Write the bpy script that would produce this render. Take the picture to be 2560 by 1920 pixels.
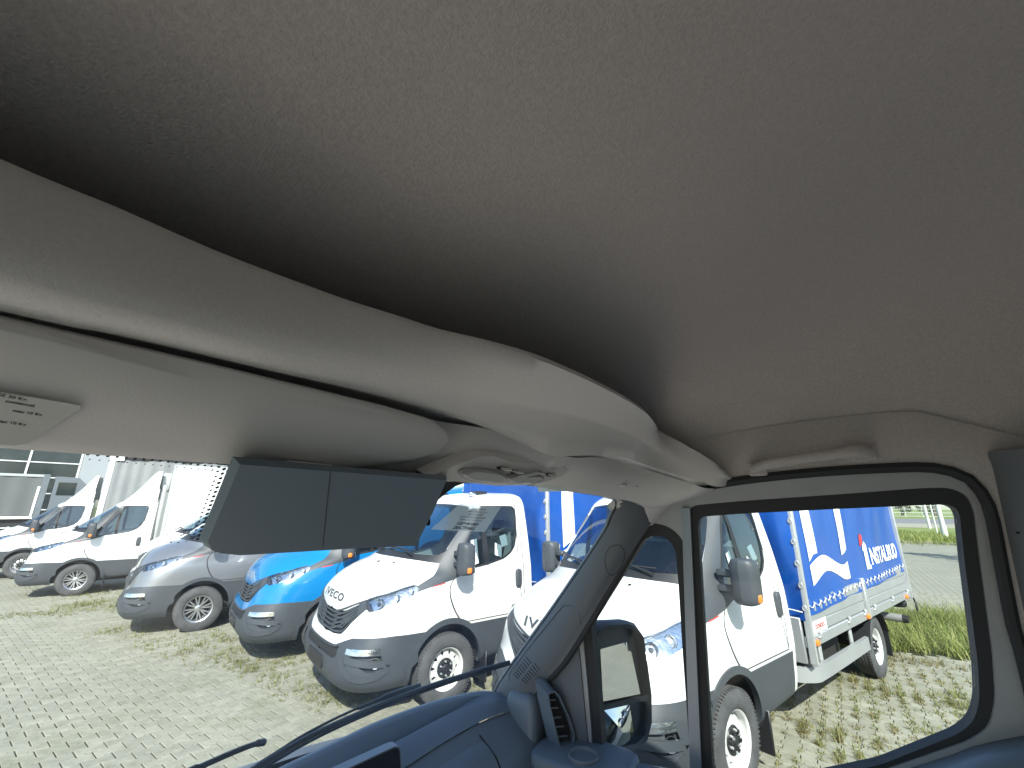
import bpy, math, random
import numpy as np
from mathutils import Vector, Matrix
from mathutils.geometry import delaunay_2d_cdt
for _o in list(bpy.data.objects): bpy.data.objects.remove(_o)
SC = bpy.context.scene
COL = SC.collection
PI = math.pi
rng = random.Random(7)

# ------------------------------------------------------------------ camera
CAMZ = 2.047
cd = bpy.data.cameras.new('camera'); cam = bpy.data.objects.new('camera', cd); COL.objects.link(cam)
cam.location = (0, 0, CAMZ); cam.rotation_euler = (math.radians(90 + 16.12), math.radians(-0.14), 0)
cd.sensor_width = 36.0; cd.lens = 36.0 * 1064.1 / 2560.0
cd.clip_start = 0.02; cd.clip_end = 2000
SC.camera = cam

# ------------------------------------------------------------------ world, sun, exposure
SUN_AZ, SUN_EL = math.radians(173), math.radians(40)
W = bpy.data.worlds.new('World'); SC.world = W; W.use_nodes = True
nt = W.node_tree; nt.nodes.clear()
sky = nt.nodes.new('ShaderNodeTexSky'); sky.sky_type = 'NISHITA'; sky.sun_disc = False
sky.sun_elevation = SUN_EL; sky.sun_rotation = SUN_AZ; sky.air_density = 1.0; sky.dust_density = 1.0; sky.ozone_density = 1.0
bg = nt.nodes.new('ShaderNodeBackground'); bg.inputs['Strength'].default_value = 0.15
ow = nt.nodes.new('ShaderNodeOutputWorld')
nt.links.new(sky.outputs[0], bg.inputs[0]); nt.links.new(bg.outputs[0], ow.inputs[0])
sl = bpy.data.lights.new('sun', 'SUN'); sl.energy = 4.4; sl.angle = math.radians(0.55); sl.color = (1.0, 0.955, 0.88)
so = bpy.data.objects.new('sun', sl); COL.objects.link(so)
_L = Vector((math.sin(SUN_AZ) * math.cos(SUN_EL), math.cos(SUN_AZ) * math.cos(SUN_EL), math.sin(SUN_EL)))
so.rotation_euler = _L.to_track_quat('Z', 'Y').to_euler(); so.location = _L * 60
SC.view_settings.view_transform = 'Standard'; SC.view_settings.look = 'None'
SC.view_settings.exposure = 1.02; SC.view_settings.gamma = 1.0
try: SC.view_settings.use_curve_mapping = False
except Exception: pass
SC.cycles.use_denoising = True
SC.cycles.max_bounces = 14; SC.cycles.diffuse_bounces = 8; SC.cycles.glossy_bounces = 5
SC.cycles.transparent_max_bounces = 24; SC.cycles.transmission_bounces = 6
SC.cycles.sample_clamp_indirect = 8.0
SC.cycles.caustics_reflective = False; SC.cycles.caustics_refractive = False

# ------------------------------------------------------------------ materials
def _new(name):
    m = bpy.data.materials.new(name); m.use_nodes = True
    n = m.node_tree.nodes; b = n.get('Principled BSDF')
    return m, n, m.node_tree.links, b
def mat(name, col, rough=0.5, metal=0.0, var=0.0, vscale=4.0, bump=0.0, bscale=200.0, coat=0.0, spec=0.5, var2=None, sheen=0.0, bdist=0.002):
    m, n, l, b = _new(name)
    b.inputs['Base Color'].default_value = (*col, 1); b.inputs['Roughness'].default_value = rough
    b.inputs['Metallic'].default_value = metal; b.inputs['Coat Weight'].default_value = coat
    b.inputs['Coat Roughness'].default_value = 0.03
    b.inputs['Specular IOR Level'].default_value = spec; b.inputs['Sheen Weight'].default_value = sheen
    if var or bump:
        tc = n.new('ShaderNodeTexCoord')
    if var:
        nz = n.new('ShaderNodeTexNoise'); nz.inputs['Scale'].default_value = vscale; nz.inputs['Detail'].default_value = 6; nz.inputs['Roughness'].default_value = 0.65
        l.new(tc.outputs['Object'], nz.inputs['Vector'])
        r = n.new('ShaderNodeValToRGB'); r.color_ramp.elements[0].position = 0.3; r.color_ramp.elements[1].position = 0.72
        c2 = var2 if var2 else tuple(min(1, c * (1 + var)) for c in col)
        r.color_ramp.elements[0].color = (*[c * (1 - var) for c in col], 1); r.color_ramp.elements[1].color = (*c2, 1)
        l.new(nz.outputs['Fac'], r.inputs[0]); l.new(r.outputs[0], b.inputs['Base Color'])
    if bump:
        nb = n.new('ShaderNodeTexNoise'); nb.inputs['Scale'].default_value = bscale; nb.inputs['Detail'].default_value = 3
        l.new(tc.outputs['Object'], nb.inputs['Vector'])
        bp = n.new('ShaderNodeBump'); bp.inputs['Strength'].default_value = bump; bp.inputs['Distance'].default_value = bdist
        l.new(nb.outputs['Fac'], bp.inputs['Height']); l.new(bp.outputs[0], b.inputs['Normal'])
    return m
def glass(name, tint=(0.93, 0.97, 0.96), refl=1.0, base=0.03, glare_veil=0.0):
    m = bpy.data.materials.new(name); m.use_nodes = True; n = m.node_tree.nodes; l = m.node_tree.links; n.clear()
    o = n.new('ShaderNodeOutputMaterial'); mx = n.new('ShaderNodeMixShader'); t = n.new('ShaderNodeBsdfTransparent'); g = n.new('ShaderNodeBsdfGlossy')
    t.inputs[0].default_value = (*tint, 1); g.inputs['Roughness'].default_value = 0.02; g.inputs[0].default_value = (0.9, 0.95, 1, 1)
    lw = n.new('ShaderNodeLayerWeight'); lw.inputs[0].default_value = 0.5
    ma = n.new('ShaderNodeMath'); ma.operation = 'POWER'; ma.inputs[1].default_value = 4.0
    mb = n.new('ShaderNodeMath'); mb.operation = 'MULTIPLY_ADD'; mb.inputs[1].default_value = 0.75 * refl; mb.inputs[2].default_value = base * refl
    l.new(lw.outputs['Facing'], ma.inputs[0]); l.new(ma.outputs[0], mb.inputs[0]); l.new(mb.outputs[0], mx.inputs[0])
    l.new(t.outputs[0], mx.inputs[1]); l.new(g.outputs[0], mx.inputs[2]); l.new(mx.outputs[0], o.inputs[0])
    if glare_veil:  # weak translucent haze standing for the dashboard's reflection in the glass
        d = n.new('ShaderNodeBsdfTranslucent'); d.inputs[0].default_value = (.75, .8, .82, 1); m2 = n.new('ShaderNodeMixShader')
        nz = n.new('ShaderNodeTexNoise'); nz.inputs['Scale'].default_value = 9; nz.inputs['Detail'].default_value = 8; tc = n.new('ShaderNodeTexCoord'); l.new(tc.outputs['Object'], nz.inputs['Vector'])
        mr = n.new('ShaderNodeMapRange'); mr.inputs['From Min'].default_value = .3; mr.inputs['From Max'].default_value = .75; mr.inputs['To Min'].default_value = glare_veil * .6; mr.inputs['To Max'].default_value = glare_veil * 1.5; l.new(nz.outputs['Fac'], mr.inputs['Value'])
        l.new(mr.outputs[0], m2.inputs[0]); l.new(mx.outputs[0], m2.inputs[1]); l.new(d.outputs[0], m2.inputs[2]); l.new(m2.outputs[0], o.inputs[0])
    return m
MT = {}
MT['white'] = mat('white_paint', (0.70, 0.71, 0.69), 0.28, coat=0.6, var=0.03, vscale=1.5)
MT['grey'] = mat('grey_metallic_paint', (0.27, 0.28, 0.295), 0.36, metal=0.65, coat=0.8, bump=0.05, bscale=900)
MT['blue'] = mat('blue_paint', (0.002, 0.172, 0.43), 0.25, coat=0.8)
MT['plastic'] = mat('dark_plastic', (0.052, 0.060, 0.069), 0.5, bump=0.12, bscale=700, var=0.12, vscale=2.5)
MT['black'] = mat('black_plastic', (0.018, 0.019, 0.021), 0.45)
MT['rubber'] = mat('tyre_rubber', (0.066, 0.068, 0.07), 0.85, var=0.35, vscale=9, bump=0.2, bscale=90)
MT['steel'] = mat('painted_steel_rim', (0.62, 0.63, 0.62), 0.38, metal=0.15, var=0.06, vscale=12)
MT['alloy'] = mat('alloy_rim', (0.6, 0.61, 0.63), 0.3, metal=0.9)
MT['pocket'] = mat('rim_pocket', (0.025, 0.025, 0.027), 0.6)
MT['chrome'] = mat('lamp_reflector', (0.82, 0.82, 0.80), 0.22, metal=1.0, bump=0.35, bscale=16, bdist=0.02)
MT['lampclear'] = glass('lamp_lens', (0.9, 0.95, 1.0), 1.4, 0.08)
MT['wind'] = glass('truck_glass', (0.45, 0.55, 0.58), 1.3, 0.06)
MT['mirror'] = mat('mirror_silver', (0.58, 0.60, 0.62), 0.012, metal=1.0)
MT['orange'] = mat('amber_lens', (0.85, 0.22, 0.03), 0.25, coat=0.5)
MT['cabin'] = mat('cab_interior', (0.06, 0.062, 0.068), 0.75, var=0.3, vscale=6)
MT['paper'] = mat('paper_white', (0.8, 0.8, 0.78), 0.8)
MT['tarpblue'] = mat('blue_tarpaulin', (0.006, 0.08, 0.36), 0.34, var=0.10, vscale=1.3, bump=0.25, bscale=2.2, bdist=0.05, coat=0.15)
MT['tarpgrey'] = mat('grey_curtain', (0.22, 0.23, 0.23), 0.5, var=0.08, vscale=1.2, bump=0.3, bscale=3, bdist=0.05)
MT['print'] = mat('white_print', (0.82, 0.82, 0.8), 0.4)
MT['red'] = mat('red_print', (0.7, 0.04, 0.035), 0.45)
MT['alu'] = mat('aluminium_board', (0.36, 0.375, 0.38), 0.42, metal=0.35, var=0.06, vscale=3, bump=0.05, bscale=60)
MT['galv'] = mat('galvanised_post', (0.48, 0.5, 0.5), 0.4, metal=0.4, var=0.1, vscale=8)
MT['chassis'] = mat('chassis_black', (0.02, 0.02, 0.022), 0.7)
MT['badge'] = mat('badge_grey', (0.10, 0.105, 0.11), 0.35, metal=0.5)
MT['chromebadge'] = mat('badge_silver', (0.62, 0.66, 0.7), 0.25, metal=0.7)
MT['rope'] = mat('pale_rope', (0.7, 0.72, 0.72), 0.7)

# ------------------------------------------------------------------ mesh helpers
class MB:
    def __init__(s): s.v = []; s.f = []; s.m = []
    def add(s, vs, fs, mi=0):
        k = len(s.v); s.v += [tuple(float(c) for c in p) for p in vs]; s.f += [tuple(i + k for i in f) for f in fs]; s.m += [mi] * len(fs); return s
    def box(s, lo, hi, mi=0, bev=0.0, rot=None):
        c = [(a + b) / 2 for a, b in zip(lo, hi)]; h = [abs(b - a) / 2 for a, b in zip(lo, hi)]
        b = min(bev, min(h) * 0.8)
        if b <= 0:
            vs = [(x * h[0], y * h[1], z * h[2]) for x in (-1, 1) for y in (-1, 1) for z in (-1, 1)]
            fs = [(0, 1, 3, 2), (4, 6, 7, 5), (0, 4, 5, 1), (2, 3, 7, 6), (0, 2, 6, 4), (1, 5, 7, 3)]
        else:
            vs = []; idx = {}
            for x in (-1, 1):
                for y in (-1, 1):
                    for z in (-1, 1):
                        for a in range(3):
                            p = [x * (h[0] - b), y * (h[1] - b), z * (h[2] - b)]; p[a] = (x, y, z)[a] * h[a]
                            idx[(x, y, z, a)] = len(vs); vs.append(p)
            fs = []
            for a in range(3):
                o1, o2 = [k for k in range(3) if k != a]
                for sg in (-1, 1):
                    q = []
                    for (e1, e2) in ((-1, -1), (1, -1), (1, 1), (-1, 1)):
                        k = [0, 0, 0]; k[a] = sg; k[o1] = e1; k[o2] = e2; q.append(idx[(*k, a)])
                    fs.append(tuple(q) if (sg > 0) != (a == 1) else tuple(q[::-1]))
            for a in range(3):
                o1, o2 = [k for k in range(3) if k != a]
                for e1 in (-1, 1):
                    for e2 in (-1, 1):
                        def I(ev, ax):
                            k = [0, 0, 0]; k[a] = ev; k[o1] = e1; k[o2] = e2; return idx[(*k, ax)]
                        q = (I(-1, o1), I(1, o1), I(1, o2), I(-1, o2))
                        fs.append(q)
            for x in (-1, 1):
                for y in (-1, 1):
                    for z in (-1, 1):
                        q = tuple(idx[(x, y, z, a)] for a in range(3)); fs.append(q)
        if rot is not None: vs = [rot @ Vector(p) for p in vs]
        vs = [(p[0] + c[0], p[1] + c[1], p[2] + c[2]) for p in vs]
        return s.add(vs, fs, mi)
    def tube(s, pts, r, n=8, mi=0, cap=True, closed=False):
        pts = [Vector(p) for p in pts]; N = len(pts); vs = []; up = Vector((0, 0, 1))
        rr = r if isinstance(r, (list, tuple)) else [r] * N
        prev = None
        for i, p in enumerate(pts):
            if closed: t = pts[(i + 1) % N] - pts[i - 1]
            else: t = (pts[min(i + 1, N - 1)] - pts[max(i - 1, 0)])
            t.normalize()
            if prev is None:
                a = t.cross(up)
                if a.length < 1e-3: a = t.cross(Vector((1, 0, 0)))
            else: a = prev - t * prev.dot(t)
            a.normalize(); prev = a; b = t.cross(a)
            vs += [p + (a * math.cos(2 * PI * k / n) + b * math.sin(2 * PI * k / n)) * rr[i] for k in range(n)]
        fs = [(i * n + k, i * n + (k + 1) % n, (i + 1) * n + (k + 1) % n, (i + 1) * n + k) for i in range(N - 1) for k in range(n)]
        if closed: fs += [((N - 1) * n + k, (N - 1) * n + (k + 1) % n, (k + 1) % n, k) for k in range(n)]
        elif cap: fs += [tuple(range(n))[::-1], tuple((N - 1) * n + k for k in range(n))]
        return s.add(vs, fs, mi)
    def lathe(s, prof, n=32, mi=0, axis='y', c=(0, 0, 0)):
        vs = []
        for k in range(n):
            a = 2 * PI * k / n
            for (r, h) in prof:
                if axis == 'y': vs.append((c[0] + r * math.cos(a), c[1] + h, c[2] + r * math.sin(a)))
                elif axis == 'z': vs.append((c[0] + r * math.cos(a), c[1] + r * math.sin(a), c[2] + h))
                else: vs.append((c[0] + h, c[1] + r * math.cos(a), c[2] + r * math.sin(a)))
        m = len(prof)
        fs = [(k * m + j, ((k + 1) % n) * m + j, ((k + 1) % n) * m + j + 1, k * m + j + 1) for k in range(n) for j in range(m - 1)]
        return s.add(vs, fs, mi)
    def grid(s, rows, mi=0, flip=False):
        m = len(rows[0]); vs = [p for r in rows for p in r]
        fs = [(i * m + j, i * m + j + 1, (i + 1) * m + j + 1, (i + 1) * m + j) for i in range(len(rows) - 1) for j in range(m - 1)]
        if flip: fs = [f[::-1] for f in fs]
        return s.add(vs, fs, mi)
    def prism(s, poly, d, mi=0, both=True):
        """planar 3d polygon thickened by vector d"""
        n = len(poly); d = Vector(d); P = [Vector(p) for p in poly]
        vs = P + [p + d for p in P]
        fs = [tuple(range(n))[::-1], tuple(range(n, 2 * n))] + [(i, (i + 1) % n, n + (i + 1) % n, n + i) for i in range(n)]
        return s.add(vs, fs, mi)
    def build(s, name, mats, parent=None, smooth=True, ang=40, loc=None, recalc=True):
        me = bpy.data.meshes.new(name); me.from_pydata(s.v, [], s.f)
        if not isinstance(mats, (list, tuple)): mats = [mats]
        for m in mats: me.materials.append(m)
        if len(mats) > 1: me.polygons.foreach_set('material_index', s.m)
        if recalc:
            import bmesh
            bm = bmesh.new(); bm.from_mesh(me); bmesh.ops.recalc_face_normals(bm, faces=bm.faces); bm.to_mesh(me); bm.free()
        me.update()
        if not smooth: me.shade_flat()
        if smooth:
            me.polygons.foreach_set('use_smooth', [True] * len(me.polygons))
            if ang < 180: me.set_sharp_from_angle(angle=math.radians(ang))
        o = bpy.data.objects.new(name, me); COL.objects.link(o)
        if parent: o.parent = parent
        if loc: o.location = loc
        return o
def tag(o, label=None, cat=None, group=None, kind=None):
    if label: o['label'] = label
    if cat: o['category'] = cat
    if group: o['group'] = group
    if kind: o['kind'] = kind
    return o
def thing(name, label, cat, loc=(0, 0, 0), rz=0, group=None):
    o = bpy.data.objects.new(name, None); COL.objects.link(o); o.location = loc; o.rotation_euler = (0, 0, rz)
    o.empty_display_size = 0.3
    return tag(o, label, cat, group)
def textmesh(s, size=1.0, bold=0.0, align='CENTER', spacing=1.0, extrude=0.0, shear=0.0):
    c = bpy.data.curves.new('t', 'FONT'); c.body = s; c.size = size; c.align_x = align; c.align_y = 'CENTER'; c.offset = bold; c.space_character = spacing; c.extrude = extrude; c.shear = shear
    c.resolution_u = 3
    o = bpy.data.objects.new('t', c); COL.objects.link(o)
    bpy.context.view_layer.update()
    me = bpy.data.meshes.new_from_object(o.evaluated_get(bpy.context.evaluated_depsgraph_get()))
    vs = [tuple(v.co) for v in me.vertices]; fs = [tuple(p.vertices) for p in me.polygons]
    bpy.data.objects.remove(o); bpy.data.curves.remove(c); bpy.data.meshes.remove(me)
    return vs, fs
def rounded(poly, r=0.02, n=4):
    """round the corners of a closed 2d polygon"""
    out = []; N = len(poly)
    for i in range(N):
        p = Vector(poly[i]); a = Vector(poly[i - 1]); b = Vector(poly[(i + 1) % N])
        la, lb = (a - p).length, (b - p).length; k = min(r, la * .45, lb * .45)
        A = p + (a - p).normalized() * k; B = p + (b - p).normalized() * k
        for j in range(n + 1):
            t = j / n; out.append(tuple((A * (1 - t) ** 2 + p * 2 * t * (1 - t) + B * t * t)))
    return out
def pip(x, y, poly):
    c = False; n = len(poly); j = n - 1
    for i in range(n):
        xi, yi = poly[i]; xj, yj = poly[j]
        if (yi > y) != (yj > y) and x < (xj - xi) * (y - yi) / (yj - yi) + xi: c = not c
        j = i
    return c
def catmull(pts, n):
    P = [Vector(p) for p in pts]; out = []
    L = [0]
    for a, b in zip(P, P[1:]): L.append(L[-1] + (b - a).length)
    for k in range(n):
        d = L[-1] * k / (n - 1); i = 0
        while i < len(P) - 2 and L[i + 1] < d: i += 1
        t = (d - L[i]) / max(1e-9, L[i + 1] - L[i]); t = min(max(t, 0), 1)
        p0 = P[max(i - 1, 0)]; p1 = P[i]; p2 = P[i + 1]; p3 = P[min(i + 2, len(P) - 1)]
        out.append(.5 * (2 * p1 + (p2 - p0) * t + (2 * p0 - 5 * p1 + 4 * p2 - p3) * t * t + (3 * p1 - p0 - 3 * p2 + p3) * t ** 3))
    return out
def cdt(points, loops):
    """constrained triangulation; returns verts, tris"""
    vs = list(points); es = []
    for lp in loops:
        k = len(vs); vs += lp; es += [(k + i, k + (i + 1) % len(lp)) for i in range(len(lp))]
    r = delaunay_2d_cdt([Vector(p) for p in vs], es, [], 0, 1e-6, False)
    return [tuple(p) for p in r[0]], [tuple(f) for f in r[2]]

# ------------------------------------------------------------------ truck cab surface (one quarter-lofted skin used by every truck)
RG = np.array([
(1.00,.25,.38,.90,.28,4.0,.40,.93),(1.085,.36,.38,.955,.36,4.0,.43,.955),(1.105,.50,.38,.975,.50,4.0,.54,.975),(1.075,.63,.36,.985,.66,3.8,.68,.985),
(1.015,.76,.34,.99,.78,3.6,.80,.995),(.99,.90,.32,.99,.90,3.4,.93,.995),(.965,1.05,.26,.985,1.01,3.2,1.07,.99),(.90,1.19,.17,.975,1.10,2.8,1.19,.985),
(.79,1.30,.06,.97,1.18,2.5,1.28,.98),(.62,1.39,-.08,.965,1.26,2.3,1.36,.97),(.42,1.47,-.23,.955,1.35,2.2,1.45,.955),(.14,1.70,-.36,.92,1.58,2.5,1.63,.925),
(-.14,1.93,-.50,.87,1.84,2.7,1.87,.875),(-.34,2.09,-.60,.825,2.05,2.8,2.06,.83),(-.46,2.17,-.66,.785,2.13,2.8,2.135,.79),(-.62,2.225,-.76,.71,2.19,2.6,2.19,.72),
(-.85,2.25,-.92,.5,2.235,2.4,2.235,.52),(-1.1,2.255,-1.12,.15,2.25,2,2.25,.15)])
NV = len(RG) - 1; XB = -1.22
def ring(v):
    v = np.clip(v, 0, NV); i = np.minimum(v.astype(int), NV - 1); f = (v - i)[..., None]
    p0 = RG[np.maximum(i - 1, 0)]; p1 = RG[i]; p2 = RG[i + 1]; p3 = RG[np.minimum(i + 2, NV)]
    return .5 * (2 * p1 + (p2 - p0) * f + (2 * p0 - 5 * p1 + 4 * p2 - p3) * f * f + (3 * p1 - p0 - 3 * p2 + p3) * f ** 3)
def S(u, v):
    u = np.asarray(u, float); v = np.asarray(v, float)
    r = ring(v); xc, zc, xs, ws, zs, n, zr, wr = np.moveaxis(r, -1, 0)
    sg = np.where(u < 0, -1.0, 1.0); au = np.abs(u)
    th = np.clip(au, 0, 1) * np.pi / 2; e = 2 / n
    c = np.maximum(np.cos(th), 0) ** e; s = np.maximum(np.sin(th), 0) ** e
    x = xs + (xc - xs) * c; y = ws * s * sg; z = zc + (zs - zc) * s ** 2
    k = np.clip(au - 1, 0, 1)
    m = au > 1
    return np.stack([np.where(m, xs + (XB - xs) * k, x), np.where(m, ws + (wr - ws) * k, y), np.where(m, zs + (zr - zs) * k, z)], -1)
def Nrm(u, v):
    e = 2e-3
    u = np.clip(np.asarray(u, float), 0.004, 1.996); v = np.clip(np.asarray(v, float), .004, NV - .004)
    n = np.cross(S(u + e, v) - S(u - e, v), S(u, v + e) - S(u, v - e))
    n /= np.linalg.norm(n, axis=-1, keepdims=True) + 1e-12
    return n
_gu = np.concatenate([np.linspace(0, 1, 150), np.linspace(1, 2, 80)[1:]]); _gv = np.linspace(0, NV - .02, 260)
_U, _V = np.meshgrid(_gu, _gv); _P = S(_U, _V).reshape(-1, 3); _UU = _U.ravel(); _VV = _V.ravel()
def inv(a, b, view):
    """(y,z) seen from the front or (x,z) seen from the side -> (u,v)"""
    if view == 'F': ok = _UU <= .8; ia = 1
    else: ok = _UU >= .45; ia = 0
    d = (_P[:, ia] - a) ** 2 + (_P[:, 2] - b) ** 2 + np.where(ok, 0, 1e3)
    j = int(np.argmin(d)); u, v = _UU[j], _VV[j]
    for _ in range(6):
        p = S(u, v)[[ia, 2]]; e = 1e-4
        J = np.stack([(S(u + e, v)[[ia, 2]] - p) / e, (S(u, v + e)[[ia, 2]] - p) / e], 1)
        try: dd = np.linalg.solve(J, np.array([a, b]) - p)
        except Exception: break
        dd = np.clip(dd, -.05, .05)
        if np.linalg.norm(dd) < 1e-6: break
        u2 = u + dd[0]; v2 = v + dd[1]
        if u2 < 0 or u2 > 2 or v2 < 0 or v2 > NV: break
        u, v = u2, v2
    return (float(u), float(v))
def IV(l, view): return [inv(a, b, view) for a, b in l]
KV = 0.12
_gtop = [(.69,1.10),(.65,1.065),(.57,1.01),(.40,.955),(.18,.93),(0,.925)]
_gbot = [(0,.715),(.26,.72),(.46,.745),(.60,.87),(.72,.98),(.76,1.02)]
def ext(l): # push points on the centre line across it
    return [(-.03, v) if u < .006 else (u, v) for u, v in l]
HL = [(.403,6.577),(.45,5.95),(.513,5.726),(.60,5.9),(.695,6.142),(.76,6.45),(.809,6.766),(.816,7.25),(.814,7.616),(.79,7.95),(.754,8.145),(.725,8.22),(.699,8.221),(.655,7.95),(.606,7.541),(.55,7.2),(.494,6.974)]
_arc = lambda r, a0, a1, n: [(r * math.cos(a0 + (a1 - a0) * k / n), .36 + r * math.sin(a0 + (a1 - a0) * k / n)) for k in range(n + 1)]
def arch(r):
    p = IV(_arc(r, math.radians(-8), math.radians(188), 30), 'S')
    return [(p[0][0], -.4)] + p + [(p[-1][0], -.4)]
POLY = [
 ('hole', arch(.435)), ('arch_flare', arch(.492)),
 ('headlight', HL), ('grille', ext(IV(_gbot, 'F') + IV(_gtop, 'F'))),
 ('windshield', [(-.03,10.3),(.3,10.35),(.60,10.55),(.655,10.75),(.655,11.5),(.64,12.3),(.615,12.75),(.56,12.92),(.3,12.98),(-.03,13.0)]),
 ('side_window', IV([(-.19,1.335),(-.52,1.372),(-.78,1.425),(-.90,1.485),(-.97,1.56),(-1.02,1.70),(-1.045,1.90),(-1.05,2.0),(-1.02,2.045),(-.97,2.052),(-.56,2.052),(-.50,2.03),(-.41,1.90),(-.29,1.70),(-.19,1.54),(-.145,1.44),(-.145,1.36)], 'S')),
 ('cowl', [(-.03,9.93),(.119,9.97),(.3,10.05),(.465,10.13),(.673,10.186),(.67,10.8),(-.03,10.6)]),
 ('pillar_trim', [(.816,7.5),(.885,8.013),(1.01,8.807),(1.10,9.55),(1.0,11),(.95,12.0),(.83,12.72),(.70,12.85),(.625,12.75),(.655,11.5),(.66,10.7),(.673,10.186),(.757,9.185),(.749,8.108)]),
 ('fog_recess', [(.42,2.72),(.60,2.7),(.80,2.70),(.845,2.3),(.838,2.0),(.76,1.82),(.687,1.86),(.55,2.2)]),
 ('intake', [(-.03,2.9),(.15,3.0),(.215,3.15),(.22,2.5),(.16,2.3),(-.03,2.3)]),
 ('bumper', [(1.054,3.80),(.862,3.931),(.6,3.9),(.363,3.818),(.28,3.6),(.217,3.383),(.15,3.15),(-.03,3.05),(-.03,-.4),(1.25,-.4),(1.2,3.0)]),
 ('sill_trim', [(1.25,3.75),(1.6,3.72),(1.955,3.68),(1.955,-.4),(1.25,-.4)]),
 ('hood', ext([(-.01, inv(0, .912, 'F')[1])] + IV([(.18,.917),(.40,.942),(.57,.997),(.65,1.05)], 'F')) + [(.44,6.65),(.494,6.94),(.606,7.5),(.699,8.17),(.752,8.17),(.757,9.185),(.673,10.186),(.465,10.13),(.119,9.97),(-.03,9.93)]),
 ('door', IV([(-.06,1.25),(-.085,.88),(-.17,.785),(-.6,.785),(-1.08,.785),(-1.095,1.2),(-1.10,2.03),(-1.06,2.085),(-.58,2.085),(-.45,2.0),(-.3,1.6)], 'S')),
]
def _dens(lp, m=.03):
    out = []
    for i in range(len(lp)):
        a = lp[i]; b = lp[(i + 1) % len(lp)]; d = math.hypot(b[0] - a[0], b[1] - a[1]); k = max(1, int(d / m))
        out += [(a[0] + (b[0] - a[0]) * j / k, a[1] + (b[1] - a[1]) * j / k) for j in range(k)]
    return out
_loops = []
for nm, pl in POLY:
    q = _dens([(u, v * KV) for u, v in pl]); _loops.append(q)
_edgepts = np.array([p for lp in _loops for p in lp])
_pts = []
for u in list(np.linspace(0, 1, 30)) + list(np.linspace(1, 2, 12)[1:]):
    for v in np.linspace(0, NV - .02, 72):
        p = np.array((u, v * KV))
        if np.min(np.abs(_edgepts - p).sum(1)) > .012 or u in (0., 2.): _pts.append((float(u), float(v * KV)))
_cv, _cf = cdt(_pts, _loops)
_cv = np.array(_cv)
CLS = {}
for f in _cf:
    c = _cv[list(f)].mean(0)
    if c[0] < 0 or c[0] > 2 or c[1] < 0 or c[1] > (NV - .02) * KV: continue
    nm = 'body'
    for k, (n_, pl) in enumerate(POLY):
        if pip(c[0], c[1] / KV, pl): nm = n_; break
    if nm == 'hole': continue
    if nm == 'body':
        p = S(c[0], c[1] / KV)
        if p[0] > -.075 and p[2] < 1.45: nm = 'fender'
    CLS.setdefault(nm, []).append(f)
def cab_patch(cls, off=0.0, skirt=0.016, sides=(1, -1), flip=False, skmat=None):
    """mesh data of one class of the cab skin on the given sides"""
    fs = CLS[cls]; mb = MB()
    used = sorted({i for f in fs for i in f}); ix = {i: k for k, i in enumerate(used)}
    uv = _cv[used]; u = np.clip(uv[:, 0], 0, 2); v = uv[:, 1] / KV
    P = S(u, v); N = Nrm(u, v)
    N = np.where(u[:, None] < 1e-6, N * np.array([1, 0, 1]), N)
    P = P + N * off
    F = [tuple(ix[i] for i in f) for f in fs]
    cnt = {}
    for f in F:
        for a, b in zip(f, f[1:] + f[:1]): cnt[(min(a, b), max(a, b))] = cnt.get((min(a, b), max(a, b)), 0) + 1
    be = [e for e, c in cnt.items() if c == 1 and not (u[e[0]] < 1e-6 and u[e[1]] < 1e-6)]
    bv = sorted({i for e in be for i in e}); bi = {i: len(P) + k for k, i in enumerate(bv)}
    if skirt:
        P2 = P[bv] - N[bv] * skirt; P = np.concatenate([P, P2]); F2 = [(a, b, bi[b], bi[a]) for a, b in be]
    else: F2 = []
    for s in sides:
        Q = P * np.array([1, s, 1]); mb.add(Q, F + F2)
    return mb
def merge_center(o, d=1e-4):
    import bmesh
    me = o.data; bm = bmesh.new(); bm.from_mesh(me); bmesh.ops.remove_doubles(bm, verts=bm.verts, dist=d)
    bmesh.ops.recalc_face_normals(bm, faces=bm.faces); bm.to_mesh(me); bm.free()
    me.polygons.foreach_set('use_smooth', [True] * len(me.polygons)); me.set_sharp_from_angle(angle=math.radians(42)); me.update()
    return o
def surf_strip(uvs, w=.006, off=.0015, side=1):
    """thin ribbon lying on the skin along a (u,v) path"""
    uvs = _dens(uvs + [uvs[-1]], .04)[:-1] if len(uvs) > 1 else uvs
    u = np.array([p[0] for p in uvs]); v = np.array([p[1] for p in uvs]); P = S(u, v); N = Nrm(u, v)
    T = np.gradient(P, axis=0); B = np.cross(N, T); B /= np.linalg.norm(B, axis=1, keepdims=True) + 1e-9
    q = np.array([1, side, 1]); mb = MB()
    a = (P + N * off + B * w / 2) * q; b = (P + N * off - B * w / 2) * q; c = (P - N * .004 + B * w / 2) * q; d = (P - N * .004 - B * w / 2) * q
    return mb.grid([[tuple(r[i]) for i in range(len(P))] for r in (c, a, b, d)])

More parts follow.
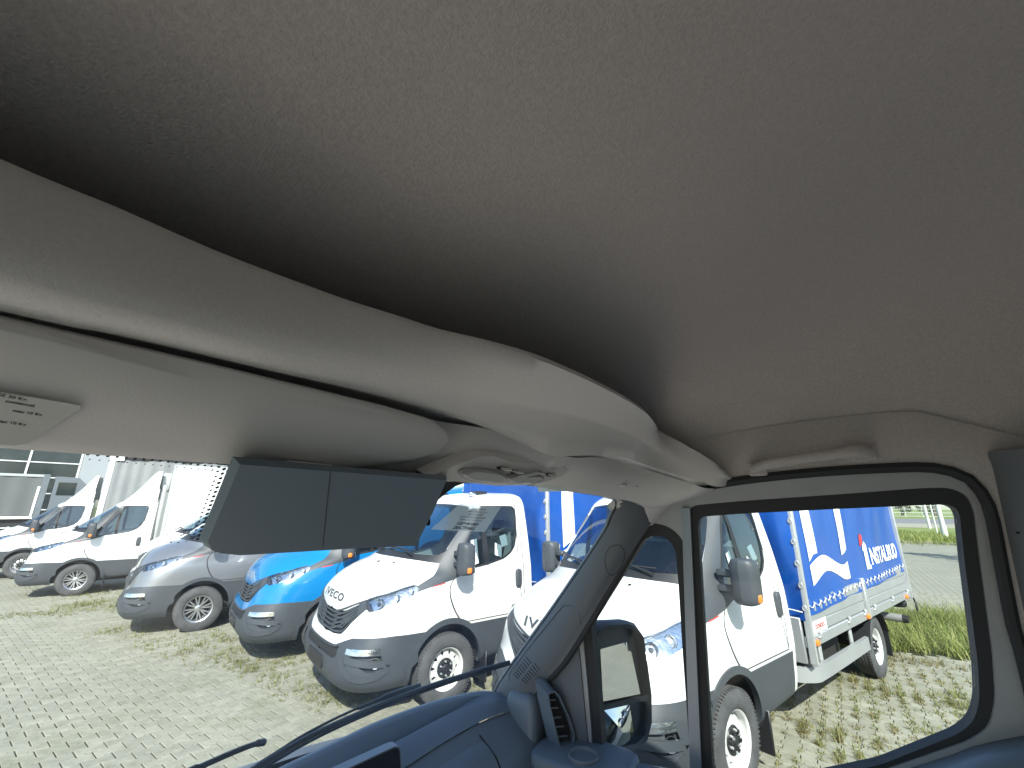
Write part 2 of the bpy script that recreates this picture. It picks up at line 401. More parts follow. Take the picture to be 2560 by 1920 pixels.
# ------------------------------------------------------------------ truck part templates (mesh data shared by all trucks)
def superq(c, h, e=0.35, n=20, m=12, rot=None):
    return MB().grid(superq_rows(c, h, e, n, m, rot))
def superq_rows(c, h, e=0.35, n=20, m=12, rot=None):
    rows = []
    sp = lambda x: math.copysign(abs(x) ** e, x)
    for j in range(m + 1):
        a = -PI / 2 + PI * j / m; r = []
        for i in range(n + 1):
            b = 2 * PI * i / n
            p = Vector((h[0] * sp(math.cos(a)) * sp(math.cos(b)), h[1] * sp(math.cos(a)) * sp(math.sin(b)), h[2] * sp(math.sin(a))))
            if rot is not None: p = rot @ p
            r.append((p.x + c[0], p.y + c[1], p.z + c[2]))
        rows.append(r)
    return rows
TPL = []   # (key, name, mesh, material role, parent key, location, label)
_tkeep = []
def tpl(key, name, mb, m, parent=None, loc=(0, 0, 0), role=None, merge=False, ang=42, smooth=True, style=None):
    o = mb.build(name, m, smooth=smooth, ang=ang)
    if merge: merge_center(o)
    me = o.data; bpy.data.objects.remove(o)
    TPL.append((key, name, me, role, parent, loc, style))
def tpl_empty(key, name, loc, parent=None): TPL.append((key, name, None, None, parent, loc, None))
P_ = MT['white']
mb = cab_patch('body'); # rear wall of the cab
vv = np.linspace(0, NV - .02, 40); pr = S(np.full(40, 2.0), vv); poly = [tuple(p) for p in pr] + [(p[0], -p[1], p[2]) for p in pr[::-1]]
rw = [[(p[0], p[1] * k, p[2]) for k in (1, .5, 0, -.5, -1)] for p in pr]; mb.grid(rw)
tpl('shell', 'cab_shell', mb, P_, role='paint', merge=True)
tpl('hood', 'hood', cab_patch('hood'), P_, role='paint', merge=True)
tpl('cowl', 'cowl', cab_patch('cowl', -.012), MT['black'], merge=True)
tpl('ws', 'windshield', cab_patch('windshield', -.006, 0), MT['wind'], merge=True)
tpl('bumper', 'bumper', cab_patch('bumper', .004, .03), MT['plastic'], merge=True)
tpl('intake', 'air_intake', cab_patch('intake', -.02, .0), MT['black'], 'bumper', merge=True)
tpl('plate', 'plate_holder', superq((1.11, 0, .455), (.012, .26, .06), .15), MT['black'], 'bumper')
tpl('grille', 'grille', cab_patch('grille', -.016, .02), MT['black'], merge=True)
_ub = [inv(y, z, 'F') for y, z in _gbot]; _ut = [inv(y, z, 'F') for y, z in _gtop[::-1]]
def gl(uv, t): # point at fraction t along a half edge
    L = [0]
    for a, b in zip(uv, uv[1:]): L.append(L[-1] + math.hypot(b[0] - a[0], (b[1] - a[1]) * KV))
    d = t * L[-1]; i = 0
    while i < len(uv) - 2 and L[i + 1] < d: i += 1
    k = (d - L[i]) / max(1e-9, L[i + 1] - L[i]); return (uv[i][0] + (uv[i + 1][0] - uv[i][0]) * k, uv[i][1] + (uv[i + 1][1] - uv[i][1]) * k)
for k in range(5):
    fr = (k + .5) / 5; mb = MB()
    for s in (1, -1):
        path = []
        for t in np.linspace(0, .97, 14):
            a = gl(_ub, t); b = gl(_ut, t); path.append((max(0, a[0] + (b[0] - a[0]) * fr), a[1] + (b[1] - a[1]) * fr))
        q = surf_strip(path, .017, .006, s); mb.add(q.v, q.f)
    tpl('slat%d' % k, 'slat', mb, MT['plastic'], 'grille', merge=True)
for s, sd in ((1, 'L'), (-1, 'R')):
    tpl('fen' + sd, 'fender', cab_patch('fender', sides=(s,)), P_, role='paint')
    tpl('door' + sd, 'door', cab_patch('door', sides=(s,)), P_, role='paint')
    tpl('win' + sd, 'side_window', cab_patch('side_window', -.008, 0, (s,)), MT['wind'], 'door' + sd)
    mb = MB()
    rim_uv = [p for n_, p in POLY if n_ == 'side_window'][0]
    q = surf_strip(rim_uv + rim_uv[:1], .022, .003, s); mb.add(q.v, q.f)
    q = surf_strip(IV([(-.53, 1.36), (-.53, 1.6), (-.53, 1.85), (-.53, 2.06)], 'S'), .045, .002, s); mb.add(q.v, q.f)
    tpl('wfr' + sd, 'window_frame', mb, MT['black'], 'door' + sd)
    mb = MB()
    for pth in ([(-.06, 1.25), (-.085, .88), (-.13, .82), (-.17, .785)], [(-.17, .785), (-.6, .787), (-1.08, .787)], [(-1.08, .787), (-1.093, 1.0), (-1.098, 1.3), (-1.10, 1.7), (-1.10, 2.0), (-1.06, 2.085)], [(-1.06, 2.085), (-.8, 2.087), (-.55, 2.085)]):
        q = surf_strip(IV(pth, 'S'), .008, .0015, s); mb.add(q.v, q.f)
    tpl('seam' + sd, 'door_seal', mb, MT['black'], 'door' + sd)
    q = surf_strip(IV([(-.17, .86), (-.32, .93), (-.45, .985), (-.62, 1.005), (-1.08, 1.02)], 'S'), .016, .004, s)
    tpl('crs' + sd, 'door_crease', q, P_, 'door' + sd, role='paint')
    tpl('hnd' + sd, 'door_handle', superq((-1.0, s * .992, 1.175), (.046, .024, .108), .5), MT['plastic'], 'door' + sd)
    tpl('pil' + sd, 'pillar_trim', cab_patch('pillar_trim', .002, .02, (s,)), MT['plastic'])
    p = S(.93, 8.15); p2 = S(.985, 8.45); nn = Nrm(.95, 8.3)
    mb = surf_strip([(.90, 8.1), (.935, 8.25), (.97, 8.42)], .008, .004, s); tpl('pbd' + sd, 'model_badge', mb, MT['red'], 'pil' + sd)
    tpl('arc' + sd, 'arch_flare', cab_patch('arch_flare', .014, .05, (s,)), MT['plastic'])
    tpl('sil' + sd, 'sill_trim', cab_patch('sill_trim', .006, .03, (s,)), MT['plastic'])
    tpl('hl' + sd, 'headlight', cab_patch('headlight', -.03, 0, (s,)), MT['chrome'])
    tpl('hln' + sd, 'lens', cab_patch('headlight', .002, .03, (s,)), MT['lampclear'], 'hl' + sd)
    for (u, v, r) in ((.545, 6.4, .052), (.675, 6.95, .045), (.755, 7.6, .03)):
        c = S(u, v) - Nrm(u, v) * .028; n = Nrm(u, v) * .5 + np.array([.8, 0, .1]); n /= np.linalg.norm(n)
        c[1] *= s; n[1] *= s; Rm = Vector(n).to_track_quat('Z', 'Y').to_matrix(); mb = MB()
        mb.lathe([(r * .25, -.03), (r * .6, -.015), (r, .012), (r * 1.06, .014), (r * 1.06, -.02)], 18, axis='z')
        mb.v = [tuple(Rm @ Vector(p) + Vector(c)) for p in mb.v]; tpl('prj', 'reflector_bowl', mb, MT['chrome'], 'hl' + sd)
        mb = superq((0, 0, 0), (r * .42, r * .42, r * .3), 1.0, 12, 8); mb.v = [tuple(Rm @ Vector(p) + Vector(c)) for p in mb.v]
        tpl('prb', 'bulb', mb, MT['pocket'] if r > .05 else MT['paper'], 'hl' + sd)
    q = surf_strip([(.405, 6.4), (.45, 5.95), (.50, 5.75)], .03, .001, s); tpl('hlb' + sd, 'lamp_bezel', q, MT['pocket'], 'hl' + sd)
    tpl('fpk' + sd, 'fog_lamp_pocket', cab_patch('fog_recess', -.028, -.034, (s,)), MT['plastic'], 'bumper')
    q = surf_strip([(.345, 2.95), (.45, 2.9), (.6, 2.9), (.785, 2.92)], .05, .006, s); tpl('drl' + sd, 'daylight_strip', q, MT['chrome'], 'bumper')
    q = surf_strip([(.30, 2.5), (.40, 1.75), (.50, 1.48), (.64, 1.42), (.80, 1.55), (.875, 1.85), (.88, 2.2)], .06, .014, s); tpl('cs' + sd, 'bumper_ridge', q, MT['plastic'], 'bumper')
    u, v = .766, 2.3; c = S(u, v) - Nrm(u, v) * .006; n = Nrm(u, v) + np.array([.25, 0, 0]); n /= np.linalg.norm(n); c[1] *= s; n[1] *= s
    Rm = Vector(n).to_track_quat('Z', 'Y').to_matrix(); mb = MB(); mb.lathe([(.001, -.022), (.024, -.02), (.040, -.004), (.044, .004), (.050, .006), (.053, -.03)], 20, axis='z')
    mb.v = [tuple(Rm @ Vector(p) + Vector(c)) for p in mb.v]; tpl('fog' + sd, 'fog_lamp', mb, MT['chrome'], 'bumper')
    # mirror
    mb = superq((-.10, s * 1.145, 1.475), (.062, .105, .172), .42, 24, 16); mb.v = [(x + .045 * (1 - ((y * s - 1.145) / .105) ** 2) * (1 if x > -.1 else 0), y, z) for x, y, z in mb.v]
    for z in (1.40, 1.52):
        mb.box((-.135, min(s * .92, s * 1.07), z - .028), (-.06, max(s * .92, s * 1.07), z + .028), bev=.012)
    tpl('mir' + sd, 'side_mirror', mb, MT['plastic'])
    mb = MB(); mb.box((-.168, s * 1.145 - .085, 1.42), (-.160, s * 1.145 + .085, 1.62), bev=.004); tpl('mg' + sd, 'mirror_glass', mb, MT['mirror'], 'mir' + sd)
    mb = MB(); mb.box((-.168, s * 1.145 - .085, 1.325), (-.160, s * 1.145 + .085, 1.40), bev=.004); tpl('mg2' + sd, 'wide_mirror_glass', mb, MT['mirror'], 'mir' + sd)
    tpl('ind' + sd, 'indicator', superq((-.085, s * 1.235, 1.36), (.03, .02, .032), .5), MT['orange'], 'mir' + sd)
    # wheel liner, mud flap
    mb = MB(); R0 = .47; rows = []
    for a in np.linspace(math.radians(-5), math.radians(185), 20):
        rows.append([(R0 * math.cos(a), s * y, .36 + R0 * math.sin(a)) for y in (.955, .8, .62)] + [(0, s * .62, .36)])
    mb.grid(rows); tpl('lin' + sd, 'wheel_liner', mb, MT['chassis'])
    mb = MB(); mb.box((-.52, min(s * .76, s * 1.0), .12), (-.50, max(s * .76, s * 1.0), .44), bev=.008); tpl('flap' + sd, 'mud_flap', mb, MT['black'])
    # wipers
for y0 in (.55, -.12):
    mb = MB(); ln = []
    for t in np.linspace(0, 1, 10):
        p = S(*inv(abs(y0 - .62 * t), 1.52 + .03 * t, 'F')); ln.append((p[0] + .02, math.copysign(p[1], y0 - .62 * t), p[2] + .015))
    mb.tube(ln, .008, 6); a0 = S(*inv(abs(y0), 1.475, 'F')); mb.tube([(a0[0] + .02, math.copysign(a0[1], y0), a0[2] + .02), ln[3], ln[5]], .011, 6)
    tpl('wip', 'wiper', mb, MT['black'], 'ws')
for y in (.2, .42):
    p = S(*inv(y, 1.405, 'F')); tpl('noz', 'washer_nozzle', superq((p[0], y, p[2] + .006), (.02, .01, .008), .8, 10, 6), MT['black'], 'hood')
# lettering on the hood (y of the vehicle runs right to left as seen from the front)
vs, fs = textmesh('IVECO', .118, .003, spacing=1.12); mb = MB(); q = []
for x, y, z in vs:
    yy, zz = (x * 1.85 - .06), 1.055 + y * .86; u, v = inv(abs(yy), zz, 'F'); p = S(u, v) + Nrm(u, v) * .004; q.append((p[0], math.copysign(p[1], yy), p[2]))
mb.add(q, fs); TXT_HOOD = mb
tpl('letters', 'lettering', mb, MT['badge'], 'hood', role='badge', smooth=False)
# under body, interior
mb = MB(); mb.box((-1.2, -.6, .26), (.78, .6, .6), bev=.03); mb.box((-1.19, -.93, .42), (-.5, .93, .62)); mb.box((.5, -.6, .3), (.88, .6, .9)); tpl('under', 'underbody', mb, MT['chassis'])
mb = MB(); mb.box((-1.19, -.9, .72), (.3, .9, .78)); mb.box((-.12, -.86, .8), (.2, .86, 1.36), bev=.06); mb.box((-.22, -.86, 1.0), (.05, .86, 1.30), bev=.08); tpl('dash', 'dashboard', mb, MT['cabin'])
for y in (.45, -.25, -.6):
    mb = MB(); mb.box((-.95, y - .23, .95), (-.45, y + .23, 1.10), bev=.05); rt = Matrix.Rotation(math.radians(-12), 3, 'Y')
    mb.box((-1.02, y - .22, 1.05), (-.88, y + .22, 1.66), bev=.05, rot=rt); mb.box((-1.12, y - .12, 1.68), (-1.03, y + .12, 1.87), bev=.04, rot=rt); tpl('seat', 'seat', mb, MT['cabin'])
mb = MB(); c0 = Vector((-.27, .45, 1.36)); rt = Matrix.Rotation(math.radians(62), 3, 'Y')
mb.tube([c0 + rt @ Vector((.2 * math.cos(a), .2 * math.sin(a), 0)) for a in np.linspace(0, 2 * PI, 28)[:-1]], .016, 7, closed=True)
for a in (0, 2.2, 4.1): mb.tube([c0, c0 + rt @ Vector((.2 * math.cos(a), .2 * math.sin(a), 0))], .014, 6)
mb.tube([c0, c0 + Vector((.3, 0, -.16))], .03, 8); tpl('stw', 'steering_wheel', mb, MT['black'])

# wheels: built for the left side with the outer face at +y, origin in the hub
def m_tyre():
    mb = MB(); w = .105
    pr = [(.205, -.085), (.215, -w), (.25, -w - .004), (.30, -w), (.33, -.092), (.345, -.08)]
    for g in (-.05, -.017, .017, .05): pr += [(.35, g - .012), (.35, g - .006), (.341, g - .005), (.341, g + .005), (.35, g + .006), (.35, g + .012)]
    pr += [(.345, .08), (.335, .092), (.328, .0945), (.30, w), (.285, w + .003), (.25, w + .004), (.222, w), (.213, .098), (.205, .085)]
    mb.lathe(pr, 72)
    for k in range(72): # shoulder lugs
        a = 2 * PI * k / 72; R = Matrix.Rotation(-a, 3, 'Y')
        b = MB(); b.box((.338, .062, -.006), (.3525, .093, .007)); mb.add([R @ Vector(p) for p in b.v], b.f)
    return mb
def disc_with_holes(r1, r0, holes, prof, n=72):
    loops = [[(r1 * math.cos(2 * PI * k / n), r1 * math.sin(2 * PI * k / n)) for k in range(n)]]
    if r0: loops.append([(r0 * math.cos(2 * PI * k / 40), r0 * math.sin(2 * PI * k / 40)) for k in range(40)])
    loops += holes
    rr = np.linspace(r0 + .012, r1 - .012, 5); pts = []
    for r in rr:
        for k in range(48):
            p = (r * math.cos(2 * PI * k / 48), r * math.sin(2 * PI * k / 48))
            if not any(pip(p[0], p[1], [(c[0] * 1, c[1] * 1) for c in h]) or min(math.hypot(p[0] - c[0], p[1] - c[1]) for c in h) < .006 for h in holes): pts.append(p)
    v, f = cdt(pts, loops); F = []
    for t in f:
        c = [sum(v[i][k] for i in t) / 3 for k in (0, 1)]; d = math.hypot(*c)
        if d > r1 or d < r0 or any(pip(c[0], c[1], h) for h in holes): continue
        F.append(t)
    V = [(x, prof(math.hypot(x, y)), y) for x, y in v]
    mb = MB(); mb.add(V, F)
    for h in holes: # hole walls
        k = len(h); a = [(x, prof(math.hypot(x, y)), y) for x, y in h]; b = [(x, yy - .02, z) for x, yy, z in a]
        mb.add(a + b, [(i, (i + 1) % k, k + (i + 1) % k, k + i) for i in range(k)])
    return mb
def m_steel():
    hl = []
    for k in range(10):
        a = 2 * PI * (k + .25) / 10; hl.append([(.150 * math.cos(a) + .023 * math.cos(a) * math.cos(t) - .017 * math.sin(a) * math.sin(t), .150 * math.sin(a) + .023 * math.sin(a) * math.cos(t) + .017 * math.cos(a) * math.sin(t)) for t in np.linspace(0, 2 * PI, 13)[:-1]])
    mb = disc_with_holes(.186, .0, hl, lambda r: .052 if r < .105 else .052 - .028 * ((r - .105) / .081) ** 2 + .02 * max(0, 1 - abs(r - .118) / .02))
    mb.lathe([(.186, .024), (.190, .03), (.192, .078), (.200, .088), (.212, .092), (.214, .086), (.205, .07), (.2, -.09)], 56)
    return mb
def m_cap():
    mb = MB(); mb.lathe([(.001, .082), (.03, .082), (.036, .074), (.044, .064), (.092, .062), (.1, .05)], 32)
    for k in range(6):
        a = 2 * PI * k / 6; mb.lathe([(.001, .086), (.014, .084), (.017, .06)], 8, c=(.068 * math.cos(a), 0, .068 * math.sin(a)))
    return mb
def m_bolts():
    mb = MB()
    for k in range(6):
        a = 2 * PI * (k + .5) / 6; mb.lathe([(.001, .084), (.009, .083), (.011, .062)], 8, c=(.068 * math.cos(a), 0, .068 * math.sin(a)))
    return mb
def m_alloy():
    mb = MB(); mb.lathe([(.16, .0), (.183, .055), (.19, .078), (.202, .09), (.213, .093), (.214, .086), (.205, .07), (.2, -.09)], 56)
    mb.lathe([(.001, .075), (.03, .074), (.05, .068), (.056, .05), (.05, .02)], 24)
    for k in range(8):
        for dd in (-.155, .155):
            a = 2 * PI * k / 8; a0 = a + dd * .55; a1 = a + dd * 1.0
            p0 = Vector((.045 * math.cos(a0), 0, .045 * math.sin(a0))); p1 = Vector((.186 * math.cos(a1), 0, .186 * math.sin(a1)))
            t = (p1 - p0).normalized(); nn = Vector((-t.z, 0, t.x)); w0, w1 = .010, .0085; vs = []
            for p, w, y in ((p0, w0, .066), (p0.lerp(p1, .5), w0, .070), (p1, w1, .074)):
                for sgn, dy in ((1, 0), (-1, 0), (-1.2, -.022), (1.2, -.022)): vs.append(p + nn * w * sgn + Vector((0, y + dy, 0)))
            mb.add(vs, [(i * 4 + j, i * 4 + (j + 1) % 4, i * 4 + 4 + (j + 1) % 4, i * 4 + 4 + j) for i in range(2) for j in range(4)])
    return mb
def m_back():
    mb = MB(); mb.lathe([(.001, .01), (.2, .01), (.2, -.09), (.001, -.09)], 40); return mb
def _data(mb, m, ang=35): o = mb.build('tmp', m, ang=ang); me = o.data; bpy.data.objects.remove(o); return me
WH = {'tyre': _data(m_tyre(), MT['rubber']), 'steel': _data(m_steel(), MT['steel']), 'cap': _data(m_cap(), MT['black']), 'bolts': _data(m_bolts(), MT['galv']), 'alloy': _data(m_alloy(), MT['alloy']), 'back': _data(m_back(), MT['pocket'])}
MT['greyrim'] = mat('silver_rim', (0.5, 0.51, 0.52), 0.35, metal=0.7)
def wheel(parent, x, side, style, y=.88, turn=0.0, z=.35):
    e = bpy.data.objects.new('wheel', None); COL.objects.link(e); e.parent = parent; e.location = (x, side * y, z); e.rotation_euler = (0, rng.uniform(0, 6) if style != 'x' else 0, (0 if side > 0 else PI) + turn); e.empty_display_size = .2
    def ch(n, me, m=None):
        o = bpy.data.objects.new(n, me); COL.objects.link(o); o.parent = e
        if n == 'wheel_bolts': o['kind'] = 'stuff'
        if m: o.material_slots[0].link = 'OBJECT'; o.material_slots[0].material = m
        return o
    ch('tyre', WH['tyre'])
    if style == 'alloy': ch('rim', WH['alloy']); ch('rim_well', WH['back'])
    else:
        ch('rim', WH['steel'], MT['greyrim'] if style == 'silver' else None); ch('rim_well', WH['back']); ch('hub_cap', WH['cap']); ch('wheel_bolts', WH['bolts'])
    return e
PAINTMAP = {}
def make_cab(root, paint, wheels='steel', badge=None, rear=True, skip=(), wb=3.77):
    made = {}
    for key, name, me, role, parent, loc, style in TPL:
        if key in skip or name in skip: continue
        o = bpy.data.objects.new(name, me); COL.objects.link(o); o.location = loc
        par = made.get(parent) if parent else None
        o.parent = par if par else root
        if role == 'paint' and paint is not MT['white']:
            o.material_slots[0].link = 'OBJECT'; o.material_slots[0].material = paint
        if role == 'badge' and badge:
            o.material_slots[0].link = 'OBJECT'; o.material_slots[0].material = badge
        made[key] = o
    for s in (1, -1): wheel(root, 0, s, wheels)
    if rear:
        for s in (1, -1): wheel(root, -wb, s, wheels)
    return made

# ------------------------------------------------------------------ cargo bodies (vehicle frame: x forward from the front axle, y left, z up)
def sub(mb, name, m, parent, label=None, **k):
    o = mb.build(name, m, parent, **k)
    if label: o['label'] = label
    return o
def copyto(o, loc, parent=None):
    c = o.copy(); COL.objects.link(c); c.location = loc
    if parent: c.parent = parent
    return c
def wavy(rows_fn, nu, nv):
    return [[rows_fn(i / nu, j / nv) for j in range(nv + 1)] for i in range(nu + 1)]
def chassis(root, x1, rear=True):
    mb = MB()
    for s in (1, -1): mb.box((x1, s * .42 - .035, .50), (-.9, s * .42 + .035, .68), bev=.008)
    for x in np.linspace(-1.6, x1 + .2, 6): mb.box((x - .03, -.39, .52), (x + .03, .39, .64))
    mb.tube([(-3.77, -.8, .35), (-3.77, .8, .35)], .06, 10); mb.lathe([(.001, -.17), (.14, -.12), (.17, 0), (.14, .12), (.001, .17)], 16, c=(-3.77, 0, .35))
    mb.box((-3.0, .45, .34), (-1.9, .80, .58), bev=.03)
    sub(mb, 'chassis', MT['chassis'], root)
    if rear:
        for s in (1, -1):
            mb = MB(); rows = []
            for a in np.linspace(math.radians(15), math.radians(165), 14): rows.append([(-3.77 + .43 * math.cos(a), s * y, .36 + .41 * math.sin(a)) for y in (.72, 1.02)])
            mb.grid(rows); rows2 = [[(p[0], p[1], p[2] - .012) for p in r] for r in rows]; mb.grid(rows2, flip=True)
            mb.box((-4.24, min(s * .74, s * 1.0), .16), (-4.22, max(s * .74, s * 1.0), .5)); sub(mb, 'mudguard', MT['black'], root)
LOGO_S = [[(-1.77,3.2),(-2.00,3.2),(-1.985,1.575),(-1.87,1.565),(-1.75,1.50)], [(-2.83,3.2),(-3.08,3.2),(-3.04,1.555),(-2.93,1.52),(-2.79,1.50)]]
_w = lambda x: .05 * math.sin((x + 1.74) / -1.28 * 2 * PI * .92 - .2)
LOGO_W = [(-1.74 - 1.27 * t, 1.47 + .075 * math.sin(PI * 2 * t * .9 - .1)) for t in np.linspace(0, 1, 22)] + [(-3.0 + 1.27 * t - .02, 1.30 + .075 * math.sin(PI * 2 * (1 - t) * .9 - .5)) for t in np.linspace(0, 1, 22)]
def tarp_y(x, z, s):
    d = .007 * math.sin(x * 3.1 + z * 1.3) + .005 * math.sin(x * 8.3 + z * 2.9 + 1) + .004 * math.sin(z * 6 + x)
    return s * (1.052 + d * min(1, max(0, (3.0 - z) * 2)) + .012 * max(0, 1.2 - z))
def decal(root_part, poly, s, m, name, off=.006):
    q = _dens([(a, b) for a, b in poly], .08); xs = [p[0] for p in poly]; zs = [p[1] for p in poly]; pts = []
    for x in np.arange(min(xs), max(xs), .09):
        for z in np.arange(min(zs), max(zs), .09):
            if pip(x, z, poly) and min(math.hypot(x - a, z - b) for a, b in q) > .025: pts.append((float(x), float(z)))
    v, f = cdt(pts, [q]); f = [t for t in f if pip(sum(v[i][0] for i in t) / 3, sum(v[i][1] for i in t) / 3, poly)]
    mb = MB(); mb.add([(x, tarp_y(x, z, s) + s * off, z) for x, z in v], f); return sub(mb, name, m, root_part)
def tarp_body(root, full=True):
    X0, X1, ZT, ZB = -1.42, -5.55, 3.05, 1.0
    def bottom(t): return ZB + .005 + .1 * t   # the tarpaulin rides up a little towards the tail
    mb = MB()
    for s in (1, -1):
        mb.grid(wavy(lambda a, b: ((lambda x, z: (x, tarp_y(x, z, s), z))(X0 + (X1 - X0) * a, bottom(a) + (ZT - bottom(a)) * b)), 64, 34))
    fr = lambda y, z: X0 + .010 * math.sin(y * 5 + z) + .008 * math.sin(z * 7 + y * 2) + (.03 * math.exp(-((abs(y) - .93) / .06) ** 2) * math.sin(z * 4 + 1))
    mb.grid(wavy(lambda a, b: ((lambda y, z: (fr(y, z) if abs(y) < 1.04 else X0, y, z))(-1.05 + 2.1 * a, .98 + (ZT - .98) * b)), 30, 30))
    mb.grid([[(X1, -1.05, 1.1), (X1, 1.05, 1.1)], [(X1, -1.05, ZT), (X1, 1.05, ZT)]])
    mb.grid(wavy(lambda a, b: (X0 + (X1 - X0) * a, -1.05 + 2.1 * b, ZT + .05 * (1 - (2 * b - 1) ** 2)), 20, 10))
    tp = sub(mb, 'tarpaulin', MT['tarpblue'], root, ang=60)
    for s in ((1, -1) if full else (1,)):
        for pl in LOGO_S: decal(tp, pl, s, MT['print'], 'white_stripe')
        decal(tp, LOGO_W, s, MT['print'], 'white_wave')
    # company lettering with a little house as its first letter
    vs, fs = textmesh('NSTALBUD', .25, .009, 'LEFT', spacing=1.03); L = max(p[0] for p in vs)
    mb = MB(); mb.add([((lambda x, z: (x, tarp_y(x, z, 1) + .006, z))(-3.93 - 1.43 * p[0] / L, 1.405 + p[1] * 1.12)) for p in vs], fs); sub(mb, 'lettering', MT['print'], tp, smooth=False)
    decal(tp, [(-3.70, 1.27), (-3.89, 1.27), (-3.89, 1.32), (-3.85, 1.32), (-3.85, 1.56), (-3.76, 1.62), (-3.66, 1.55), (-3.66, 1.50), (-3.70, 1.50)], 1, MT['print'], 'house_mark')
    decal(tp, [(-3.57, 1.56), (-3.65, 1.575), (-3.72, 1.635), (-3.715, 1.69), (-3.63, 1.72), (-3.58, 1.67)], 1, MT['red'], 'red_mark')
    for s in (1, -1):
        # drop sides: two boards a side, each a profile with two long grooves
        for (a, b) in ((-1.50, -3.29), (-3.40, -5.50)):
            mb = MB(); h0, h1 = .845, 1.16
            for z0, z1, d in ((h0, h0 + .098, 0), (h0 + .104, h0 + .204, .0), (h0 + .21, h1, 0)): mb.box((b, s * 1.035 - .014, z0), (a, s * 1.035 + .014, z1), bev=.006)
            mb.box((b, s * 1.03 - .008, h0 + .01), (a, s * 1.03 + .008, h1 - .01)); sub(mb, 'drop_side', MT['alu'], root)
        mb = MB(); mb.box((-5.53, s * 1.03 - .03, .735), (-1.44, s * 1.03 + .03, .838), bev=.01); sub(mb, 'side_rail', MT['alu'], root)
        for x in (-1.46, -5.53):
            mb = MB(); mb.box((x - .028, s * 1.052 - .03, .60 if x > -2 else .72), (x + .028, s * 1.052 + .032, ZT), bev=.008); sub(mb, 'corner_post', MT['galv'], root)
        mb = MB(); mb.box((-3.385, s * 1.05 - .02, .74), (-3.305, s * 1.05 + .03, 1.2), bev=.008)
        for dx in (-.018, .018): mb.box((-3.345 + dx - .006, s * 1.082 - .004, .9), (-3.345 + dx + .006, s * 1.082 + .004, 1.14))
        sub(mb, 'centre_post', MT['galv'], root)
        for x in (-1.68, -2.6, -3.2, -3.62, -4.5, -5.35):
            mb = MB(); mb.box((x - .04, s * 1.07 - .015, .795), (x + .04, s * 1.07 + .006, .822), bev=.006); mb.box((x - .012, s * 1.07 - .012, .80), (x + .012, s * 1.07 + .014, .868), bev=.006); sub(mb, 'latch', MT['galv'], root)
        for x in (-1.56, -3.28, -5.25):
            mb = superq((x, s * 1.067, .775), (.045, .02, .026), .4, 12, 8); sub(mb, 'marker_lamp', MT['orange'], root)
        if not full and s < 0: continue
        # rope laced through eyelets along the hem and down the front corner
        pts = []; ne = 26
        for k in range(ne):
            x = -1.52 - k * .158; z = bottom((x - X0) / (X1 - X0)) + .10
            mb = MB(); mb.tube([(x + .012 * math.cos(t), tarp_y(x, z, s) + s * .008, z + .016 * math.sin(t)) for t in np.linspace(0, 2 * PI, 11)[:-1]], .0045, 5, closed=True)
            mb.box((x - .012, tarp_y(x, z, s) - .012, z - .07), (x + .012, tarp_y(x, z, s) + .012, z - .02)); sub(mb, 'eyelet', MT['galv'], tp)
            pts += [(x + .07, tarp_y(x, z, s) + s * .012, z - .032), (x, tarp_y(x, z, s) + s * .016, z + .004)]
        mb = MB(); mb.tube(catmull(pts, 180), .0042, 5); sub(mb, 'lacing_rope', MT['rope'], tp)
        mb = MB(); mb.tube([(-1.405, s * (1.04 - .95 * t), 1.06 + .012 * math.sin(t * 9)) for t in np.linspace(0, 1, 12)], .006, 5); sub(mb, 'front_rope', MT['rope'], tp)
        zz = 1.1
        while zz < 3.0:
            mb = MB(); mb.tube([(-1.41, s * (1.062 + .016 * math.cos(t)), zz + .024 * math.sin(t)) for t in np.linspace(0, 2 * PI, 11)[:-1]], .006, 5, closed=True); sub(mb, 'eyelet', MT['galv'], tp); zz += .205
    # front wall under the tarpaulin
    mb = MB(); mb.box((-1.46, -1.0, .6), (-1.415, 1.0, 1.0), bev=.006)
    for y in (-.75, -.45, .45, .75): mb.box((-1.418, y - .012, .62), (-1.408, y + .012, .98))
    for y in (-.9, .9, -.82, .82):
        for z in (.66, .76): mb.lathe([(.016, 0), (.014, .01), (.001, .012)], 8, axis='x', c=(-1.415, y, z))
    sub(mb, 'headboard', MT['alu'], root)
    mb = MB(); mb.box((-5.5, -1.0, .72), (-1.46, 1.0, .84)); sub(mb, 'load_floor', MT['chassis'], root)
    # under-run guard on the left and right
    for s in (1, -1):
        pth = [(-1.30, s * .70), (-1.40, s * .90), (-1.52, s * 1.00), (-1.75, s * 1.03), (-3.2, s * 1.03)]
        p = catmull([(x, y, 0) for x, y in pth], 24); mb = MB(); o_ = .018
        rows = [[(q.x, q.y + s * dy, z) for q in p] for dy, z in ((o_, .43), (o_, .56), (-o_, .565), (-o_, .425), (o_, .43))]
        mb.grid(rows); g = sub(mb, 'side_guard', MT['alu'], root)
        for x in (-1.8, -2.78):
            mb = MB(); mb.box((x - .035, s * 1.0 - .02, .5), (x + .035, s * 1.0 + .005, .76), bev=.006); sub(mb, 'guard_bracket', MT['galv'], g)
    mb = MB(); mb.box((-1.93, 1.052, .845), (-1.55, 1.058, .955), bev=.002); pl = sub(mb, 'maker_plate', MT['paper'], root)
    vs, fs = textmesh('DONDEX', .085, .002); mb = MB(); mb.add([(-1.74 - p[0] * .72, 1.0605, .90 + p[1] * .72) for p in vs], fs); sub(mb, 'plate_lettering', MT['red'], pl, smooth=False)
    # tail: bumper tube, lamps, hook
    mb = MB(); mb.tube([(-5.2, -.95, .47), (-5.2, .98, .47)], .055, 14); sub(mb, 'rear_bumper_tube', MT['alu'], root)
